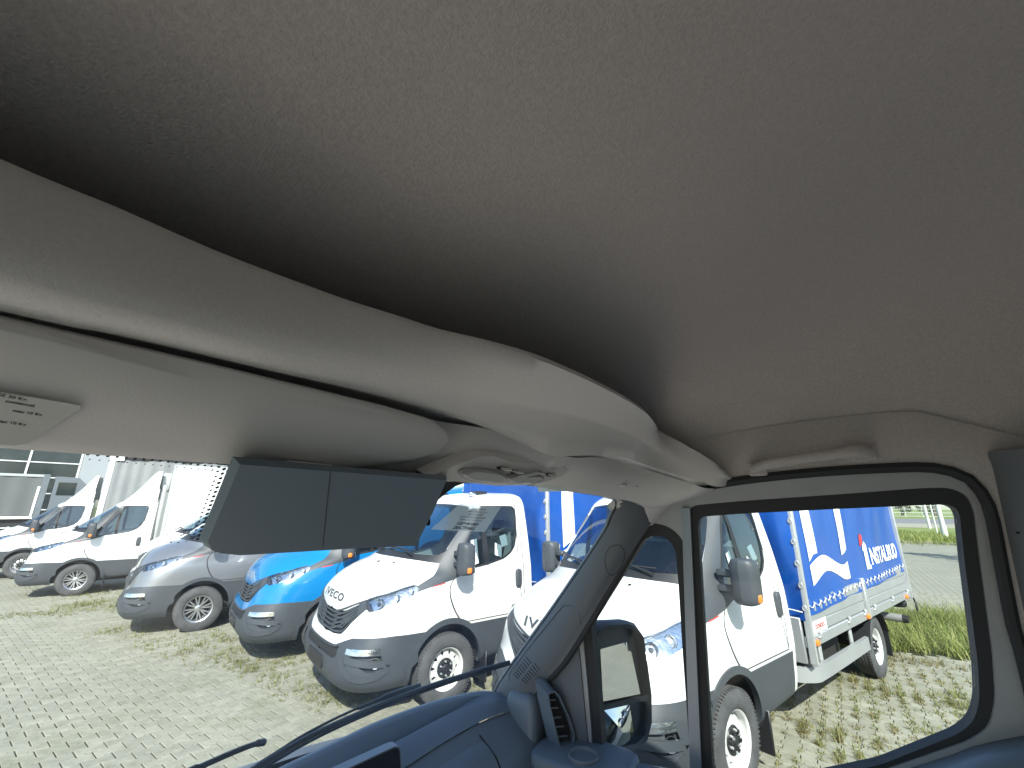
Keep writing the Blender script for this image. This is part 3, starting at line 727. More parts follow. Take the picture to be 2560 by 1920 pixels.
    for s in (1, -1):
        mb = MB(); mb.tube([(-5.2, s * .98, .47), (-5.2, s * 1.04, .47)], [.058, .05], 14); sub(mb, 'tube_end_cap', MT['black'], root)
        sub(superq((-5.35, s * .86, .66), (.06, .17, .06), .5, 14, 10), 'tail_lamp', MT['black'], root)
    mb = MB(); mb.tube([(-5.54, 1.06, .8), (-5.58, 1.07, .76), (-5.62, 1.08, .64), (-5.60, 1.08, .60)], .012, 6); mb.box((-5.66, 1.07, .54), (-5.60, 1.09, .66), bev=.01); sub(mb, 'strap_buckle', MT['black'], root)
    chassis(root, -5.45)
def roof_lamps(root):
    for s in (1, -1):
        c = (-.62, s * .52, 2.235)
        sub(superq((-.68, s * .52, 2.232), (.13, .03, .026), .6, 14, 8), 'roof_marker_lamp', MT['black'], root)
        sub(superq((-.575, s * .52, 2.215), (.055, .03, .026), .6, 14, 8), 'roof_marker_lens', MT['chrome'], root)
def spoiler(root, top=2.98, xr=-1.17):
    rows = []
    for z, xf, w in ((2.17, -.46, .80), (2.22, -.50, .79), (2.33, -.60, .77), (2.55, -.76, .74), (2.75, -.88, .70), (2.9, -.97, .65), (top, -1.05, .60)):
        r = []
        for k in range(25):
            th = PI * (k / 24) - PI / 2; n = 2.6
            c = abs(math.cos(th)) ** (2 / n); s_ = math.copysign(abs(math.sin(th)) ** (2 / n), th)
            r.append((xr + (xf - xr) * c, w * s_, z + .0 * c))
        rows.append(r)
    mb = MB(); mb.grid(rows); rows2 = [[(p[0] - .015 * (1 if p[0] > xr + .02 else 0), p[1] * .975, p[2]) for p in r] for r in rows]; mb.grid(rows2, flip=True)
    mb.grid([rows[-1], rows2[-1]])
    sp = sub(mb, 'roof_spoiler', MT['white'], root, ang=50)
    for s in (1, -1):
        mb = MB(); mb.box((-1.2, s * .8 - .012, 2.0), (-.98, s * .8 + .012, 2.5), bev=.01); mb.tube([(-.62, s * .772, 2.30), (-.9, s * .762, 2.38), (-1.17, s * .745, 2.46)], .006, 5); sub(mb, 'spoiler_fin', MT['white'], sp)
def box_body(root):
    X0, X1, Z0, Z1 = -1.42, -5.6, .93, 3.12
    mb = MB(); mb.box((X1, -1.05, Z0), (X0, 1.05, Z1), bev=.02); bx = sub(mb, 'box_body', MT['white'], root)
    for s in (1, -1):
        mb = MB(); mb.box((X1 - .01, s * 1.05 - .04, Z1 - .10), (X0 + .012, s * 1.05 + .012, Z1 + .012), bev=.006); sub(mb, 'roof_trim', MT['galv'], bx)
        mb = MB(); mb.box((X0 - .07, s * 1.05 - .05, Z0), (X0 + .014, s * 1.05 + .014, Z1 - .1), bev=.006); sub(mb, 'corner_trim', MT['galv'], bx)
        mb = MB(); mb.box((X1, s * 1.05 - .04, Z0 - .10), (X0, s * 1.05 + .012, Z0 - .003), bev=.006); sub(mb, 'floor_trim', MT['galv'], bx)
    mb = MB(); mb.box((-1.40, -.45, 2.45), (-1.18, .45, 2.95), bev=.04); mb.tube([(-1.3, .8, 1.0), (-1.3, .8, 2.6)], .05, 10); sub(mb, 'cooling_unit', MT['galv'], root)
    chassis(root, -5.5)
def curtain_body(root):
    X0, X1, Z0, Z1, y = -1.40, -6.3, .95, 3.72, 1.16
    fn = lambda s: wavy(lambda a, b: (X0 - .1 + (X1 - X0 + .2) * a, s * (y + .012 * math.sin(a * 90 + 2 * math.sin(a * 9)) * (.4 + .6 * b) + .02 * math.sin(a * 22 + b * 2) - .01), Z0 + (Z1 - .15 - Z0) * b), 140, 8)
    mb = MB(); mb.grid(fn(1)); mb.grid(fn(-1)); mb.box((X1, -1.08, Z0), (X0 - .05, 1.08, Z1 - .04)); cu = sub(mb, 'side_curtain', MT['tarpgrey'], root, ang=60)
    mb = MB(); mb.box((X0 - .06, -y, Z0 - .05), (X0 + .02, y, Z1), bev=.02); hb = sub(mb, 'headboard', MT['tarpgrey'], root)
    for s in (1, -1):
        mb = MB(); mb.box((X0 - .12, s * y - .05, Z0 - .05), (X0 + .03, s * y + .035, Z1), bev=.012); sub(mb, 'corner_pillar', MT['white'], root)
        mb = MB(); mb.box((X1, s * y - .06, Z1 - .16), (X0 - .13, s * y + .03, Z1 - .01), bev=.01); sub(mb, 'curtain_rail', MT['chassis'], root)
        mb = MB(); mb.box((X1, s * y - .06, Z1), (X0 - .03, s * y + .05, Z1 + .10), bev=.012); sub(mb, 'roof_rail', MT['galv'], root)
        mb = MB(); mb.box((X0 - .34, s * y - .04, Z1 - .22), (X0 + .03, s * y + .05, Z1 + .02), bev=.01); sub(mb, 'corner_casting', MT['white'], root)
        mb = MB(); mb.box((X1, s * y - .06, Z0 - .16), (X0, s * y + .03, Z0 - .02), bev=.01); sub(mb, 'floor_rail', MT['galv'], root)
    chassis(root, -6.2)
def van_body(root, paint):
    v = np.linspace(0, NV - .02, 46); pr = S(np.full(46, 2.0), v); rows = []
    for x in np.linspace(XB - .003, -5.1, 9):
        k = (XB - x) / 4
        half = [(x, p[1] + (.012 if p[1] > .8 else 0), max(p[2], .3) + .28 * min(1, k * 2.2) * max(0, (p[2] - 1.9) / .36)) for p in pr]
        rows.append(half + [(q[0], -q[1], q[2]) for q in half[::-1]])
    mb = MB(); mb.grid(rows); mb.add(rows[-1], [tuple(range(len(rows[-1])))])
    sub(mb, 'cargo_body', paint, root, ang=50)
    for s in (1, -1):
        mb = MB(); mb.box((-4.9, min(s * .97, s * 1.02), .42), (-1.25, max(s * .97, s * 1.02), .72), bev=.02); sub(mb, 'side_trim', MT['plastic'], root)
    chassis(root, -5.0)
def papers(root): # delivery papers behind the glass
    def sheet(c, ax, ay, m=MT['paper']):
        c = Vector(c); ax = Vector(ax); ay = Vector(ay); mb = MB(); n = ax.cross(ay).normalized() * .003
        mb.prism([c - ax - ay, c + ax - ay, c + ax + ay, c - ax + ay], n); return sub(mb, 'paper_sheet', m, root, smooth=False)
    sheet((.17, -.20, 1.425), (.02, .20, 0), (.07, 0, .012)); sheet((.05, .35, 1.41), (.02, .15, 0), (.06, 0, .012))
    sheet((-.36, .925, 1.52), (.05, .01, -.01), (0, -.03, .14)); sheet((-.72, .925, 1.52), (.055, .004, .02), (-.01, -.014, .07)); sheet((-.82, .905, 1.63), (.05, .002, -.012), (.01, -.016, .065))

TR = [ # world x, y, azimuth
 (1.108, 4.591, 231.9), (-1.313, 6.075, 231.4), (-3.222, 7.633, 231.3), (-5.998, 8.883, 232.0), (-11.013, 11.838, 232.9), (-15.17, 14.378, 232.1), (-7.75, 11.05, 232)]
def truck(i, name, label, group=None):
    x, y, a = TR[i]; return thing(name, label, 'truck' if 'truck' in name else 'van', (x, y, 0), math.radians(90 - a), group)
GRP = 'vehicles parked side by side in the yard'
t = truck(0, 'tarpaulin_truck', 'white truck with blue tarpaulin and white lettering seen through the side window', GRP); make_cab(t, MT['white']); tarp_body(t); roof_lamps(t); papers(t)
t = truck(1, 'tarpaulin_truck', 'white truck with blue tarpaulin in the windscreen between the blue van and the dark pillar', GRP); make_cab(t, MT['white']); tarp_body(t); roof_lamps(t); papers(t)
t = truck(2, 'delivery_van', 'bright blue van with dark bumper between the grey van and the white truck', GRP); make_cab(t, MT['blue'], badge=MT['chromebadge']); van_body(t, MT['blue'])
t = truck(3, 'delivery_van', 'metallic grey van with spoked alloy wheels', GRP); make_cab(t, MT['grey'], 'alloy', badge=MT['chromebadge']); van_body(t, MT['grey'])
t = truck(4, 'box_truck', 'white truck with plain white box body and roof spoiler', GRP); make_cab(t, MT['white'], 'alloy'); box_body(t); spoiler(t)
t = truck(5, 'curtain_truck', 'white truck with tall grey curtain body at the far end of the row', GRP); make_cab(t, MT['white'], 'silver'); curtain_body(t); spoiler(t, 3.02)
t = truck(6, 'delivery_van', 'white van set back behind the bonnet of the grey van', GRP); make_cab(t, MT['white']); van_body(t, MT['white'])

# ------------------------------------------------------------------ the van the viewer sits in (vehicle frame as for the trucks)
M2 = {}
M2['liner'] = mat('headliner_fabric', (0.60, 0.555, 0.535), 0.95, var=0.13, vscale=210, bump=0.6, bscale=420, sheen=0.2, bdist=0.004)
M2['trim'] = mat('grey_trim_plastic', (0.72, 0.70, 0.68), 0.62, var=0.07, vscale=330, bump=0.3, bscale=700, bdist=0.001)
M2['visor'] = mat('visor_vinyl', (0.76, 0.745, 0.73), 0.75, bump=0.2, bscale=600, bdist=0.001)
M2['frame'] = mat('door_frame_paint', (0.40, 0.41, 0.42), 0.45, var=0.05, vscale=20, bump=0.08, bscale=500)
M2['pillar'] = mat('pillar_plastic', (0.14, 0.155, 0.172), 0.6, bump=0.2, bscale=700, bdist=0.001)  # the blue tint holds part of the windscreen glare
M2['dash'] = mat('dashboard_plastic', (0.14, 0.175, 0.21), 0.42, bump=0.2, bscale=650, bdist=0.001)  # lightened and blued for windscreen glare; the bare plastic is dark grey
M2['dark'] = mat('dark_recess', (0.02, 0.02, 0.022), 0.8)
M2['sens'] = mat('camera_cover_plastic', (0.145, 0.19, 0.235), 0.42, bump=0.1, bscale=700, bdist=0.001)  # bluish lift of the glare veil is mixed into this colour
M2['seal'] = mat('rubber_seal', (0.03, 0.032, 0.035), 0.7)
M2['bar'] = mat('window_bar_paint', (0.26, 0.30, 0.34), 0.35, metal=0.3)
M2['lens'] = mat('frosted_lamp_lens', (0.52, 0.53, 0.53), 0.35, bump=0.3, bscale=260, bdist=0.002)
M2['glass'] = glass('van_side_glass', (0.93, 0.965, 0.955), 0.45, 0.02)
M2['wglass'] = glass('van_windscreen_glass', (0.90, 0.95, 0.945), 0.45, 0.02, glare_veil=0.035)
M2['sticker'] = mat('load_sticker', (0.72, 0.73, 0.70), 0.5)
M2['ink'] = mat('black_ink', (0.01, 0.012, 0.015), 0.6)
M2['screen'] = mat('display_glass', (0.02, 0.024, 0.035), 0.12, spec=0.6)
M2['white'] = MT['white']
M2['mat'] = mat('bounce_floor', (0.72, 0.65, 0.58), 0.85, var=0.08, vscale=5)  # invented pale warm floor covering, added to bounce sun up to the lining
M2['seat'] = mat('seat_cloth', (0.5, 0.49, 0.48), 0.9, var=0.1, vscale=40)
def clear_label():
    m = bpy.data.materials.new('clear_film'); m.use_nodes = True; n = m.node_tree.nodes; l = m.node_tree.links; n.clear()
    o = n.new('ShaderNodeOutputMaterial'); mx = n.new('ShaderNodeMixShader'); t = n.new('ShaderNodeBsdfTransparent'); d = n.new('ShaderNodeBsdfTranslucent')
    t.inputs[0].default_value = (.7, .74, .76, 1); d.inputs[0].default_value = (.9, .92, .92, 1); mx.inputs[0].default_value = .5
    l.new(t.outputs[0], mx.inputs[1]); l.new(d.outputs[0], mx.inputs[2]); l.new(mx.outputs[0], o.inputs[0]); return m
M2['film'] = clear_label()

VAN = thing('cargo_van', 'white high roof van whose cab surrounds the viewer, with grey roof lining and dark dashboard', 'van', (-.409, .853, 0), math.radians(149))
keep = {'hood', 'bumper', 'intake', 'plate', 'grille', 'fenL', 'fenR', 'arcL', 'arcR', 'hlL', 'hlR', 'hlnL', 'hlnR', 'linL', 'linR', 'fogL', 'fogR', 'drlL', 'drlR', 'letters', 'under', 'noz', 'silL', 'silR'} | {'slat%d' % k for k in range(5)}
make_cab(VAN, MT['white'], 'steel', skip={k[0] for k in TPL} - keep)
for o in VAN.children:
    if o.name.startswith('hood'): o.location = (.03, 0, -.035)
def part(mb, name, m, label=None, parent=None, **k): return sub(mb, name, m, parent or VAN, label, **k)

# roof lining: arched section swept along the roof
rows = []
for x in np.linspace(-.10, -1.80, 50):
    t = min(1, max(0, (-.10 - x) / 1.15)); zr = 2.27 + .37 * math.sin(t * PI / 2) ** 1.55
    r = []
    for k in range(49):
        a = PI * k / 48; c, s = math.cos(a), math.sin(a)
        y = -.80 * math.copysign(abs(c) ** .62, c); z = 2.12 + (zr - 2.12) * abs(s) ** .62
        r.append((x, y, z))
    rows.append(r)
mb = MB(); mb.grid(rows); part(mb, 'roof_lining', M2['liner'], ang=80)
# outer roof and load body
mb = MB(); prof = [(-.325, 2.102), (-.20, 2.125), (-.07, 2.17), (-.06, 2.30), (-.20, 2.43), (-.45, 2.55), (-.7, 2.64), (-1.0, 2.70), (-1.2, 2.715), (-1.8, 2.72), (-5.38, 2.71)]; rows = []
for x, z in prof:
    w = .88 if x > -.5 else .92; e = max(.0, min(.2, z - 2.1))
    zl = min(z, 2.06 if x < -.5 else 2.16)
    rows.append([(x, -w - .02, zl), (x, -w, min(z, max(2.1, z - e))), (x, -w + e * .6, z - e * .15), (x, -.4, z), (x, .4, z), (x, w - e * .6, z - e * .15), (x, w, min(z, max(2.1, z - e))), (x, w + .02, zl)])
mb.grid(rows); part(mb, 'roof_shell', MT['white'], ang=60)
mb = MB()
for s in (1, -1): mb.box((-5.4, s * 1.0 - .015, .42), (-1.24, s * 1.0 + .015, 2.10), bev=.01)
mb.box((-5.42, -1.0, .42), (-5.38, 1.0, 2.69)); part(mb, 'cargo_side', MT['white'])
mb = MB(); mb.box((-1.84, -.98, .6), (-1.80, .98, 2.64)); part(mb, 'bulkhead', M2['frame'])
mb = MB(); mb.box((-1.80, -.95, .66), (.5, .95, .72)); part(mb, 'cab_floor', M2['mat'])
for k in TPL:
    if k[0] in ('seat', 'stw'):
        o = bpy.data.objects.new(k[1], k[2]); COL.objects.link(o); o.parent = VAN
        o.location = (-.32, 0, -.14) if k[0] == 'seat' else (.04, .1, -.12)
        if k[0] == 'seat': o.material_slots[0].link = 'OBJECT'; o.material_slots[0].material = M2['seat']

# overhead shelf: rows lip edge / face / rounded edge / slot, left to right
A = [(-.420,.95,2.232),(-.424,.70,2.234),(-.427,.498,2.235),(-.432,.45,2.235),(-.434,.391,2.235),(-.442,.339,2.235),(-.455,.276,2.235),(-.473,.219,2.235),(-.485,.176,2.235),(-.504,.139,2.235),(-.526,.091,2.235),(-.545,.032,2.235),(-.56,-.052,2.235),(-.57,-.138,2.235),(-.579,-.257,2.235),(-.58,-.365,2.235),(-.571,-.47,2.235),(-.558,-.56,2.238),(-.546,-.64,2.241),(-.543,-.70,2.240),(-.572,-.716,2.221),(-.606,-.72,2.197),(-.666,-.725,2.152),(-.680,-.735,2.134),(-.69,-.82,2.135)]
Mr = [(-.45,.95,2.156),(-.45,.70,2.156),(-.45,.485,2.156),(-.45,.448,2.157),(-.45,.4,2.16),(-.45,.333,2.163),(-.45,.236,2.171),(-.455,.146,2.174),(-.46,.063,2.183),(-.475,-.059,2.195),(-.49,-.225,2.206),(-.50,-.474,2.214),(-.512,-.60,2.208),(-.535,-.68,2.182),(-.60,-.715,2.142),(-.672,-.728,2.118),(-.69,-.82,2.12)]
Er = [(-.42,.95,2.155),(-.42,.70,2.156),(-.42,.48,2.157),(-.42,.44,2.161),(-.42,.388,2.163),(-.42,.315,2.164),(-.42,.209,2.166),(-.425,.095,2.165),(-.43,.038,2.163),(-.437,-.02,2.157),(-.445,-.109,2.145),(-.455,-.18,2.136),(-.468,-.302,2.148),(-.472,-.42,2.16),(-.475,-.537,2.166),(-.505,-.62,2.155),(-.541,-.68,2.141),(-.598,-.715,2.1206),(-.639,-.722,2.106),(-.657,-.726,2.0993),(-.68,-.82,2.102)]
Cr = [(-.385,.95,2.086),(-.385,.70,2.087),(-.385,.458,2.086),(-.385,.415,2.087),(-.385,.324,2.087),(-.385,.18,2.084),(-.385,.045,2.082),(-.385,-.144,2.087),(-.387,-.334,2.084),(-.40,-.42,2.079),(-.415,-.52,2.074),(-.43,-.603,2.068),(-.455,-.69,2.052),(-.50,-.75,2.045),(-.56,-.785,2.07)]
N = 90
ca, cm, ce, cc = catmull(A, N), catmull(Mr, N), catmull(Er, N), catmull(Cr, N)
lerp = lambda a, b, t: [p.lerp(q, t) for p, q in zip(a, b)]
def bulge(r, d): return [p + Vector(d) for p in r]
rows = [[Vector((-.12, p.y, 2.20)) for p in ca], bulge(ca, (.022, 0, .012)), bulge(ca, (.014, 0, .014)), bulge(ca, (.004, 0, .010)), bulge(ca, (-.002, 0, 0)),
        bulge(lerp(ca, cm, .33), (-.010, 0, 0)), bulge(lerp(ca, cm, .66), (-.012, 0, 0)), bulge(lerp(ca, cm, .88), (-.008, 0, 0)), cm, bulge(lerp(cm, ce, .5), (-.002, 0, -.006)), ce, bulge(ce, (.016, 0, .006)), bulge(ce, (.05, 0, .004))]
mb = MB(); mb.grid([[tuple(p) for p in r] for r in rows]); SH = part(mb, 'overhead_shelf', M2['trim'], ang=75)
mb = MB(); mb.grid([[tuple(p + Vector((.024, 0, .016))) for p in ca], [(-.13, p.y, 2.206) for p in ca]]); sub(mb, 'shelf_shade_sheet', M2['dark'], SH)  # dark sheet added to deepen the shade in the shelf recess
def gap(y): # the slot between shelf and header closes up behind the dome unit
    a = min(1, max(0, (y + .02) / .10)); b = min(1, max(0, (-.20 - y) / .12)); return max(a * a * (3 - 2 * a), b * b * (3 - 2 * b))
ci = [p + Vector((.022, 0, -.004)) * gap(p.y) + Vector((.002, 0, .001)) * (1 - gap(p.y)) for p in ce]
rows = [bulge(cc, (.075, 0, .018)), cc] + [bulge(lerp(cc, ci, t), (-.016 * math.sin(PI * t), 0, 0)) for t in (.12, .3, .5, .7, .85, 1)]
mb = MB(); mb.grid([[tuple(p) for p in r] for r in rows]); HD = part(mb, 'header_trim', M2['visor'], ang=75)
# driver's sun visor, dome unit and small fittings lie on the plane of the header trim
PN = Vector((.077, 0, .035)).normalized(); PD = PN.dot(Vector((-.385, 0, 2.086)))
def lay(poly, off): # push points along the plane normal, towards the seats
    return [Vector(p) - PN * (off + PN.dot(Vector(p)) - PD) for p in poly]
def panel(poly, off, th, name, m, parent=None, r=.012, ang=40):
    base = lay(poly, off); top = lay(poly, off + th); c = sum(top, Vector()) / len(top)
    ins = [c + (p - c) * (1 - min(.4, r / max(.001, (p - c).length))) - PN * (th * .35) for p in top]
    n = len(poly); mb = MB(); mb.add([tuple(p) for p in base + top + ins], [(i, (i + 1) % n, n + (i + 1) % n, n + i) for i in range(n)] + [(n + i, n + (i + 1) % n, 2 * n + (i + 1) % n, 2 * n + i) for i in range(n)] + [tuple(range(2 * n, 3 * n))])
    return sub(mb, name, m, parent or VAN, ang=ang)
VIS = [(-.416,.93,2.154),(-.416,.70,2.156),(-.416,.478,2.156),(-.416,.385,2.159),(-.417,.206,2.161),(-.418,.130,2.159),(-.415,.10,2.150),(-.410,.088,2.140),(-.403,.100,2.125),(-.397,.135,2.113),(-.388,.225,2.096),(-.387,.325,2.091),(-.386,.459,2.090),(-.386,.93,2.090)]
panel(VIS, .012, .014, 'sun_visor', M2['visor'], r=.02)
for y0 in (.28, -.165):
    panel([(-.388, y0 + .02, 2.094), (-.388, y0 - .036, 2.094), (-.391, y0 - .03, 2.100), (-.391, y0 + .014, 2.100)], .0315 if y0 > 0 else .016, .004, 'visor_clip', M2['trim'], r=.002)
for yy, zz, xx in ((-.60, 2.10, -.452), (-.655, 2.098, -.467)):
    mb = MB(); mb.box((xx - .012, yy - .03, zz - .003), (xx + .004, yy + .03, zz + .003), bev=.002, rot=Matrix.Rotation(.2, 3, 'Z')); part(mb, 'visor_hinge', M2['trim'])
DM = [(-.391,.117,2.099),(-.398,.083,2.114),(-.406,.035,2.132),(-.408,.004,2.137),(-.409,-.072,2.139),(-.41,-.191,2.141),(-.408,-.270,2.138),(-.406,-.286,2.131),(-.402,-.275,2.122),(-.396,-.215,2.107),(-.39,-.13,2.096),(-.388,-.053,2.092),(-.389,.035,2.093),(-.389,.105,2.094)]
dm = panel(DM, .016, .016, 'dome_unit', M2['trim'], r=.010)
dq = lambda poly, off, th, nm, m, r=.004: panel(poly, off, th, nm, m, dm, r)
ov = lambda cy, cz, ry, rz, n=28, sk=.0: [(-.4, cy + ry * math.cos(2 * PI * k / n) + sk * math.sin(2 * PI * k / n), cz + rz * math.sin(2 * PI * k / n)) for k in range(n)]
dq(ov(.003, 2.1055, .060, .0115), .0365, .004, 'lamp_bezel', M2['frame']); dq(ov(.003, 2.1050, .052, .0092), .0365, .008, 'lamp_lens', M2['lens'])
dq(ov(-.118, 2.1085, .062, .0105, sk=-.02), .0365, .004, 'lamp_bezel', M2['frame']); dq(ov(-.118, 2.108, .056, .0088, sk=-.02), .0365, .008, 'lamp_lens', M2['lens'])
dq([(-.4, -.075, 2.113), (-.4, -.15, 2.126), (-.4, -.158, 2.122), (-.4, -.083, 2.109)], .0365, .008, 'light_bar', M2['lens'])
for cy, cz in ((-.045, 2.1195), (-.082, 2.1175), (-.160, 2.1215), (-.205, 2.1205)):
    dq(ov(cy, cz, .020, .0035), .0375, .002, 'switch_recess', M2['dark'], .001); dq([(-.4, cy + .014, cz - .0005), (-.4, cy - .010, cz - .0005), (-.4, cy - .012, cz + .003), (-.4, cy + .010, cz + .003)], .0375, .008, 'switch', M2['trim'], .002)
# load sticker on the visor
SK = [(-.40,.62,2.124),(-.40,.452,2.1215),(-.401,.4385,2.1205),(-.4,.438,2.1185),(-.392,.449,2.1025),(-.3885,.453,2.0965),(-.388,.458,2.0945),(-.386,.62,2.0945)]
sk = panel(SK, .0335, .0012, 'load_sticker', M2['sticker'], r=.0005)
for s_, y0, z0, h in (('STORAGE 30 Kg.', .4608, 2.1195, .0030), ('contenuti', .4572, 2.1163, .0030), ('max 10 Kg', .453, 2.1110, .0027), ('max 10 Kg', .4575, 2.1035, .0027)):
    vs, fs = textmesh(s_, 1.0, .02, 'RIGHT'); mb = MB(); mb.add([tuple(p) for p in lay([(-.4, y0 - .0 - x * h * 1.0, z0 + y * h * .9 - x * h * .06) for x, y, z in vs], .0353)], fs); sub(mb, 'sticker_lettering', M2['ink'], sk, smooth=False)

# windscreen, its dotted band and the camera cover
def wsx(y, z, o=0): return .18 + o - .964 * (z - 1.5) - .11 * (abs(y) / .93) ** 2.6
mb = MB(); mb.grid([[(wsx(y, z), y, z) for y in np.linspace(-.94, .94, 31)] for z in np.linspace(1.38, 2.11, 15)]); WSO = part(mb, 'windscreen', M2['wglass'])
def band(pts, rowsn=3, sp=.0052, step=.0066, r0=.0022, side=1, name='frit_dots'):
    P = catmull(pts, 400); mb = MB(); acc = 0; last = P[0]; idx = 0
    for a, b in zip(P, P[1:]):
        acc += (b - a).length
        if acc < step: continue
        acc = 0; idx += 1; t = (b - a).normalized(); nrm = Vector((-.72, 0, -.69)); q = t.cross(nrm).normalized() * side
        if side < 0 and q.z > 0: q = -q
        for k in range(rowsn):
            c = b + q * (k + .5) * sp + t * (step / 2 if k % 2 else 0); r = r0 * (1 - .25 * k); u = t; w = q
            mb.add([c + u * r * math.cos(j * PI / 3) + w * r * math.sin(j * PI / 3) for j in range(6)], [tuple(range(6))])
    return sub(mb, name, M2['ink'], WSO, smooth=False, recalc=False)
f1 = [(wsx(y, z, -.004), y, z) for y, z in ((.425, 2.088), (.38, 2.0875), (.335, 2.0865), (.326, 2.082), (.322, 2.073), (.308, 2.02))]
fd = band(f1[:3], 4, .0042, .0052, .0022, -1); fd['kind'] = 'stuff'
fd = band([(wsx(y, z, -.004), y, z) for y, z in ((.3255, 2.084), (.3205, 2.066), (.312, 2.035), (.307, 2.017))], 4, .0042, .0052, .0022, 1); fd['kind'] = 'stuff'
# solid dark print right of the camera cover, curving up to the header
mb = MB(); pl = [(.110, 2.09), (.006, 2.0835), (-.15, 2.0855), (-.15, 2.092), (.11, 2.10)]
q = [(.10, 2.0), (.034, 2.035), (.022, 2.050), (.012, 2.066), (.002, 2.0765), (-.012, 2.0815), (-.09, 2.085), (-.09, 2.093), (.10, 2.096)]
mb.add([(wsx(y, z, -.0035), y, z) for y, z in q], [tuple(range(len(q)))]); sub(mb, 'frit_band', M2['ink'], WSO, smooth=False, recalc=False)
SN = [(-.439,.350,2.0835),(-.384,.337,2.023),(-.378,.330,2.016),(-.374,.320,2.012),(-.369,.300,2.0085),(-.363,.16,2.004),(-.361,.062,2.000),(-.405,.080,2.045),(-.437,.094,2.0845)]
inner = [Vector(p) for p in SN]; dv = Vector((.06, -.045, .004)); back = [p + dv + Vector((0, (.0 if p.y > .2 else -.028), -.002)) for p in inner]
cen = sum(inner, Vector()) / len(inner); face = [cen + (p - cen) * .965 + Vector((-.006, 0, -.004)) for p in inner]
n = len(inner); mb = MB(); mb.add([tuple(p) for p in back + inner + face], [(i, (i + 1) % n, n + (i + 1) % n, n + i) for i in range(n)] + [(n + i, n + (i + 1) % n, 2 * n + (i + 1) % n, 2 * n + i) for i in range(n)] + [tuple(range(2 * n, 3 * n))])
sn = part(mb, 'camera_cover', M2['sens'], ang=30)
mb = MB(); mb.tube([face[0].lerp(face[-1], .32) + Vector((-.001, 0, 0)), face[2].lerp(face[6], .42) + Vector((-.0015, 0, 0))], .0004, 5); sub(mb, 'cover_joint', M2['seal'], sn)
for k in (.35, .6):
    p = inner[6].lerp(inner[8], .3).lerp(back[6].lerp(back[8], .3), k); mb = MB(); mb.box((p.x - .006, p.y - .003, p.z - .004), (p.x + .006, p.y + .003, p.z + .004)); sub(mb, 'vent_slot', M2['dark'], sn)
# speed limiter label on the glass
Q = [Vector(p) for p in ((-.373,-.038,2.052),(-.367,-.165,2.047),(-.324,-.177,2.002),(-.334,-.014,2.013))]
Q = [Vector((wsx(p.y, p.z, -.006), p.y, p.z)) for p in Q]
bil = lambda u, v: (Q[0].lerp(Q[1], u)).lerp(Q[3].lerp(Q[2], u), v)
mb = MB(); mb.add([tuple(p) for p in Q], [(0, 1, 2, 3)]); fl = sub(mb, 'speed_label', M2['film'], WSO, smooth=False, recalc=False)
for s_, v_, h in (("SPEED LIMITER", .14, .09), ("LIMITATORE DI VELOCITA'", .245, .085), ("LIMITEUR DE VITESSE", .35, .085), ("GESCHWINDIGKEITSBEGRENZER", .455, .085), ("LIMITADOR DE VELOCIDAD", .56, .085), ("V-SET=90 KM/H", .71, .135), ("DEACTIVABLE", .87, .135)):
    vs, fs = textmesh(s_, 1.0, .045 if h > .1 else .014); mb = MB()
    mb.add([tuple(bil(.52 + x * h * .48 * (1 if h > .1 else .92), v_ - y * h * 1.15) + Vector((-.001, 0, -.0008))) for x, y, z in vs], fs); sub(mb, 'label_lettering', M2['ink'], fl, smooth=False, recalc=False)

# front pillar trim on the right (and its mirror image on the left)
PA = [(-.50,-.75,2.045),(-.43,-.61,2.068),(-.407,-.676,2.047),(-.377,-.713,2.015),(-.33,-.765,1.963),(-.119,-.87,1.735),(.133,-.93,1.45),(.16,-.94,1.38)]
PB = [(-.50,-.775,2.045),(-.49,-.785,2.035),(-.466,-.791,1.998),(-.42,-.80,1.94),(-.338,-.826,1.837),(-.135,-.883,1.571),(-.013,-.905,1.45),(.0,-.91,1.36)]
pa, pb = catmull(PA[1:], 40), catmull(PB[1:], 40)
def pillar(s):
    q = lambda p: (p.x, p.y * s, p.z); inn = Vector((-.5, .8, .25)).normalized()
    rr = []
    for t in (0, .06, .2, .4, .6, .8, .95, 1):
        rr.append([q(a.lerp(b, t) + inn * (.034 * math.sin(PI * min(1, t * 1.05)) ** .8 * min(1, .25 + i / 14))) for i, (a, b) in enumerate(zip(pa, pb))])
    rr = [[q(a + Vector((.03, -.045, -.004))) for a in pa]] + rr + [[q(b + Vector((.02, -.05, 0))) for b in pb]]
    mb = MB(); mb.grid(rr); return part(mb, 'front_pillar_trim', M2['pillar'], ang=80), rr
pr_, RRp = pillar(1); pillar(-1)
def onp(s_, t): # point on the right pillar trim
    i = s_ * (len(pa) - 1); i0 = min(int(i), len(pa) - 2); j = 1 + t * 7; j0 = min(int(j), 7)
    f, g = i - i0, j - j0; P = lambda a, b: Vector(RRp[a][b]); return (P(j0, i0).lerp(P(j0, i0 + 1), f)).lerp(P(j0 + 1, i0).lerp(P(j0 + 1, i0 + 1), f), g) + Vector((-.5, .8, .25)).normalized() * .001
mb = MB(); mb.tube([onp(.26 + .05 * math.cos(a), .62 + .24 * math.sin(a)) for a in np.linspace(0, 2 * PI, 25)[:-1]], .0009, 5, closed=True); sub(mb, 'airbag_cap_joint', M2['seal'], pr_)
mb = MB(); mb.tube([onp(s_, t) for s_, t in ((.52, .75), (.50, .6), (.50, .4), (.52, .25), (.7, .16), (.84, .15), (.87, .25), (.86, .5))], .0008, 5); sub(mb, 'speaker_cover_joint', M2['seal'], pr_)
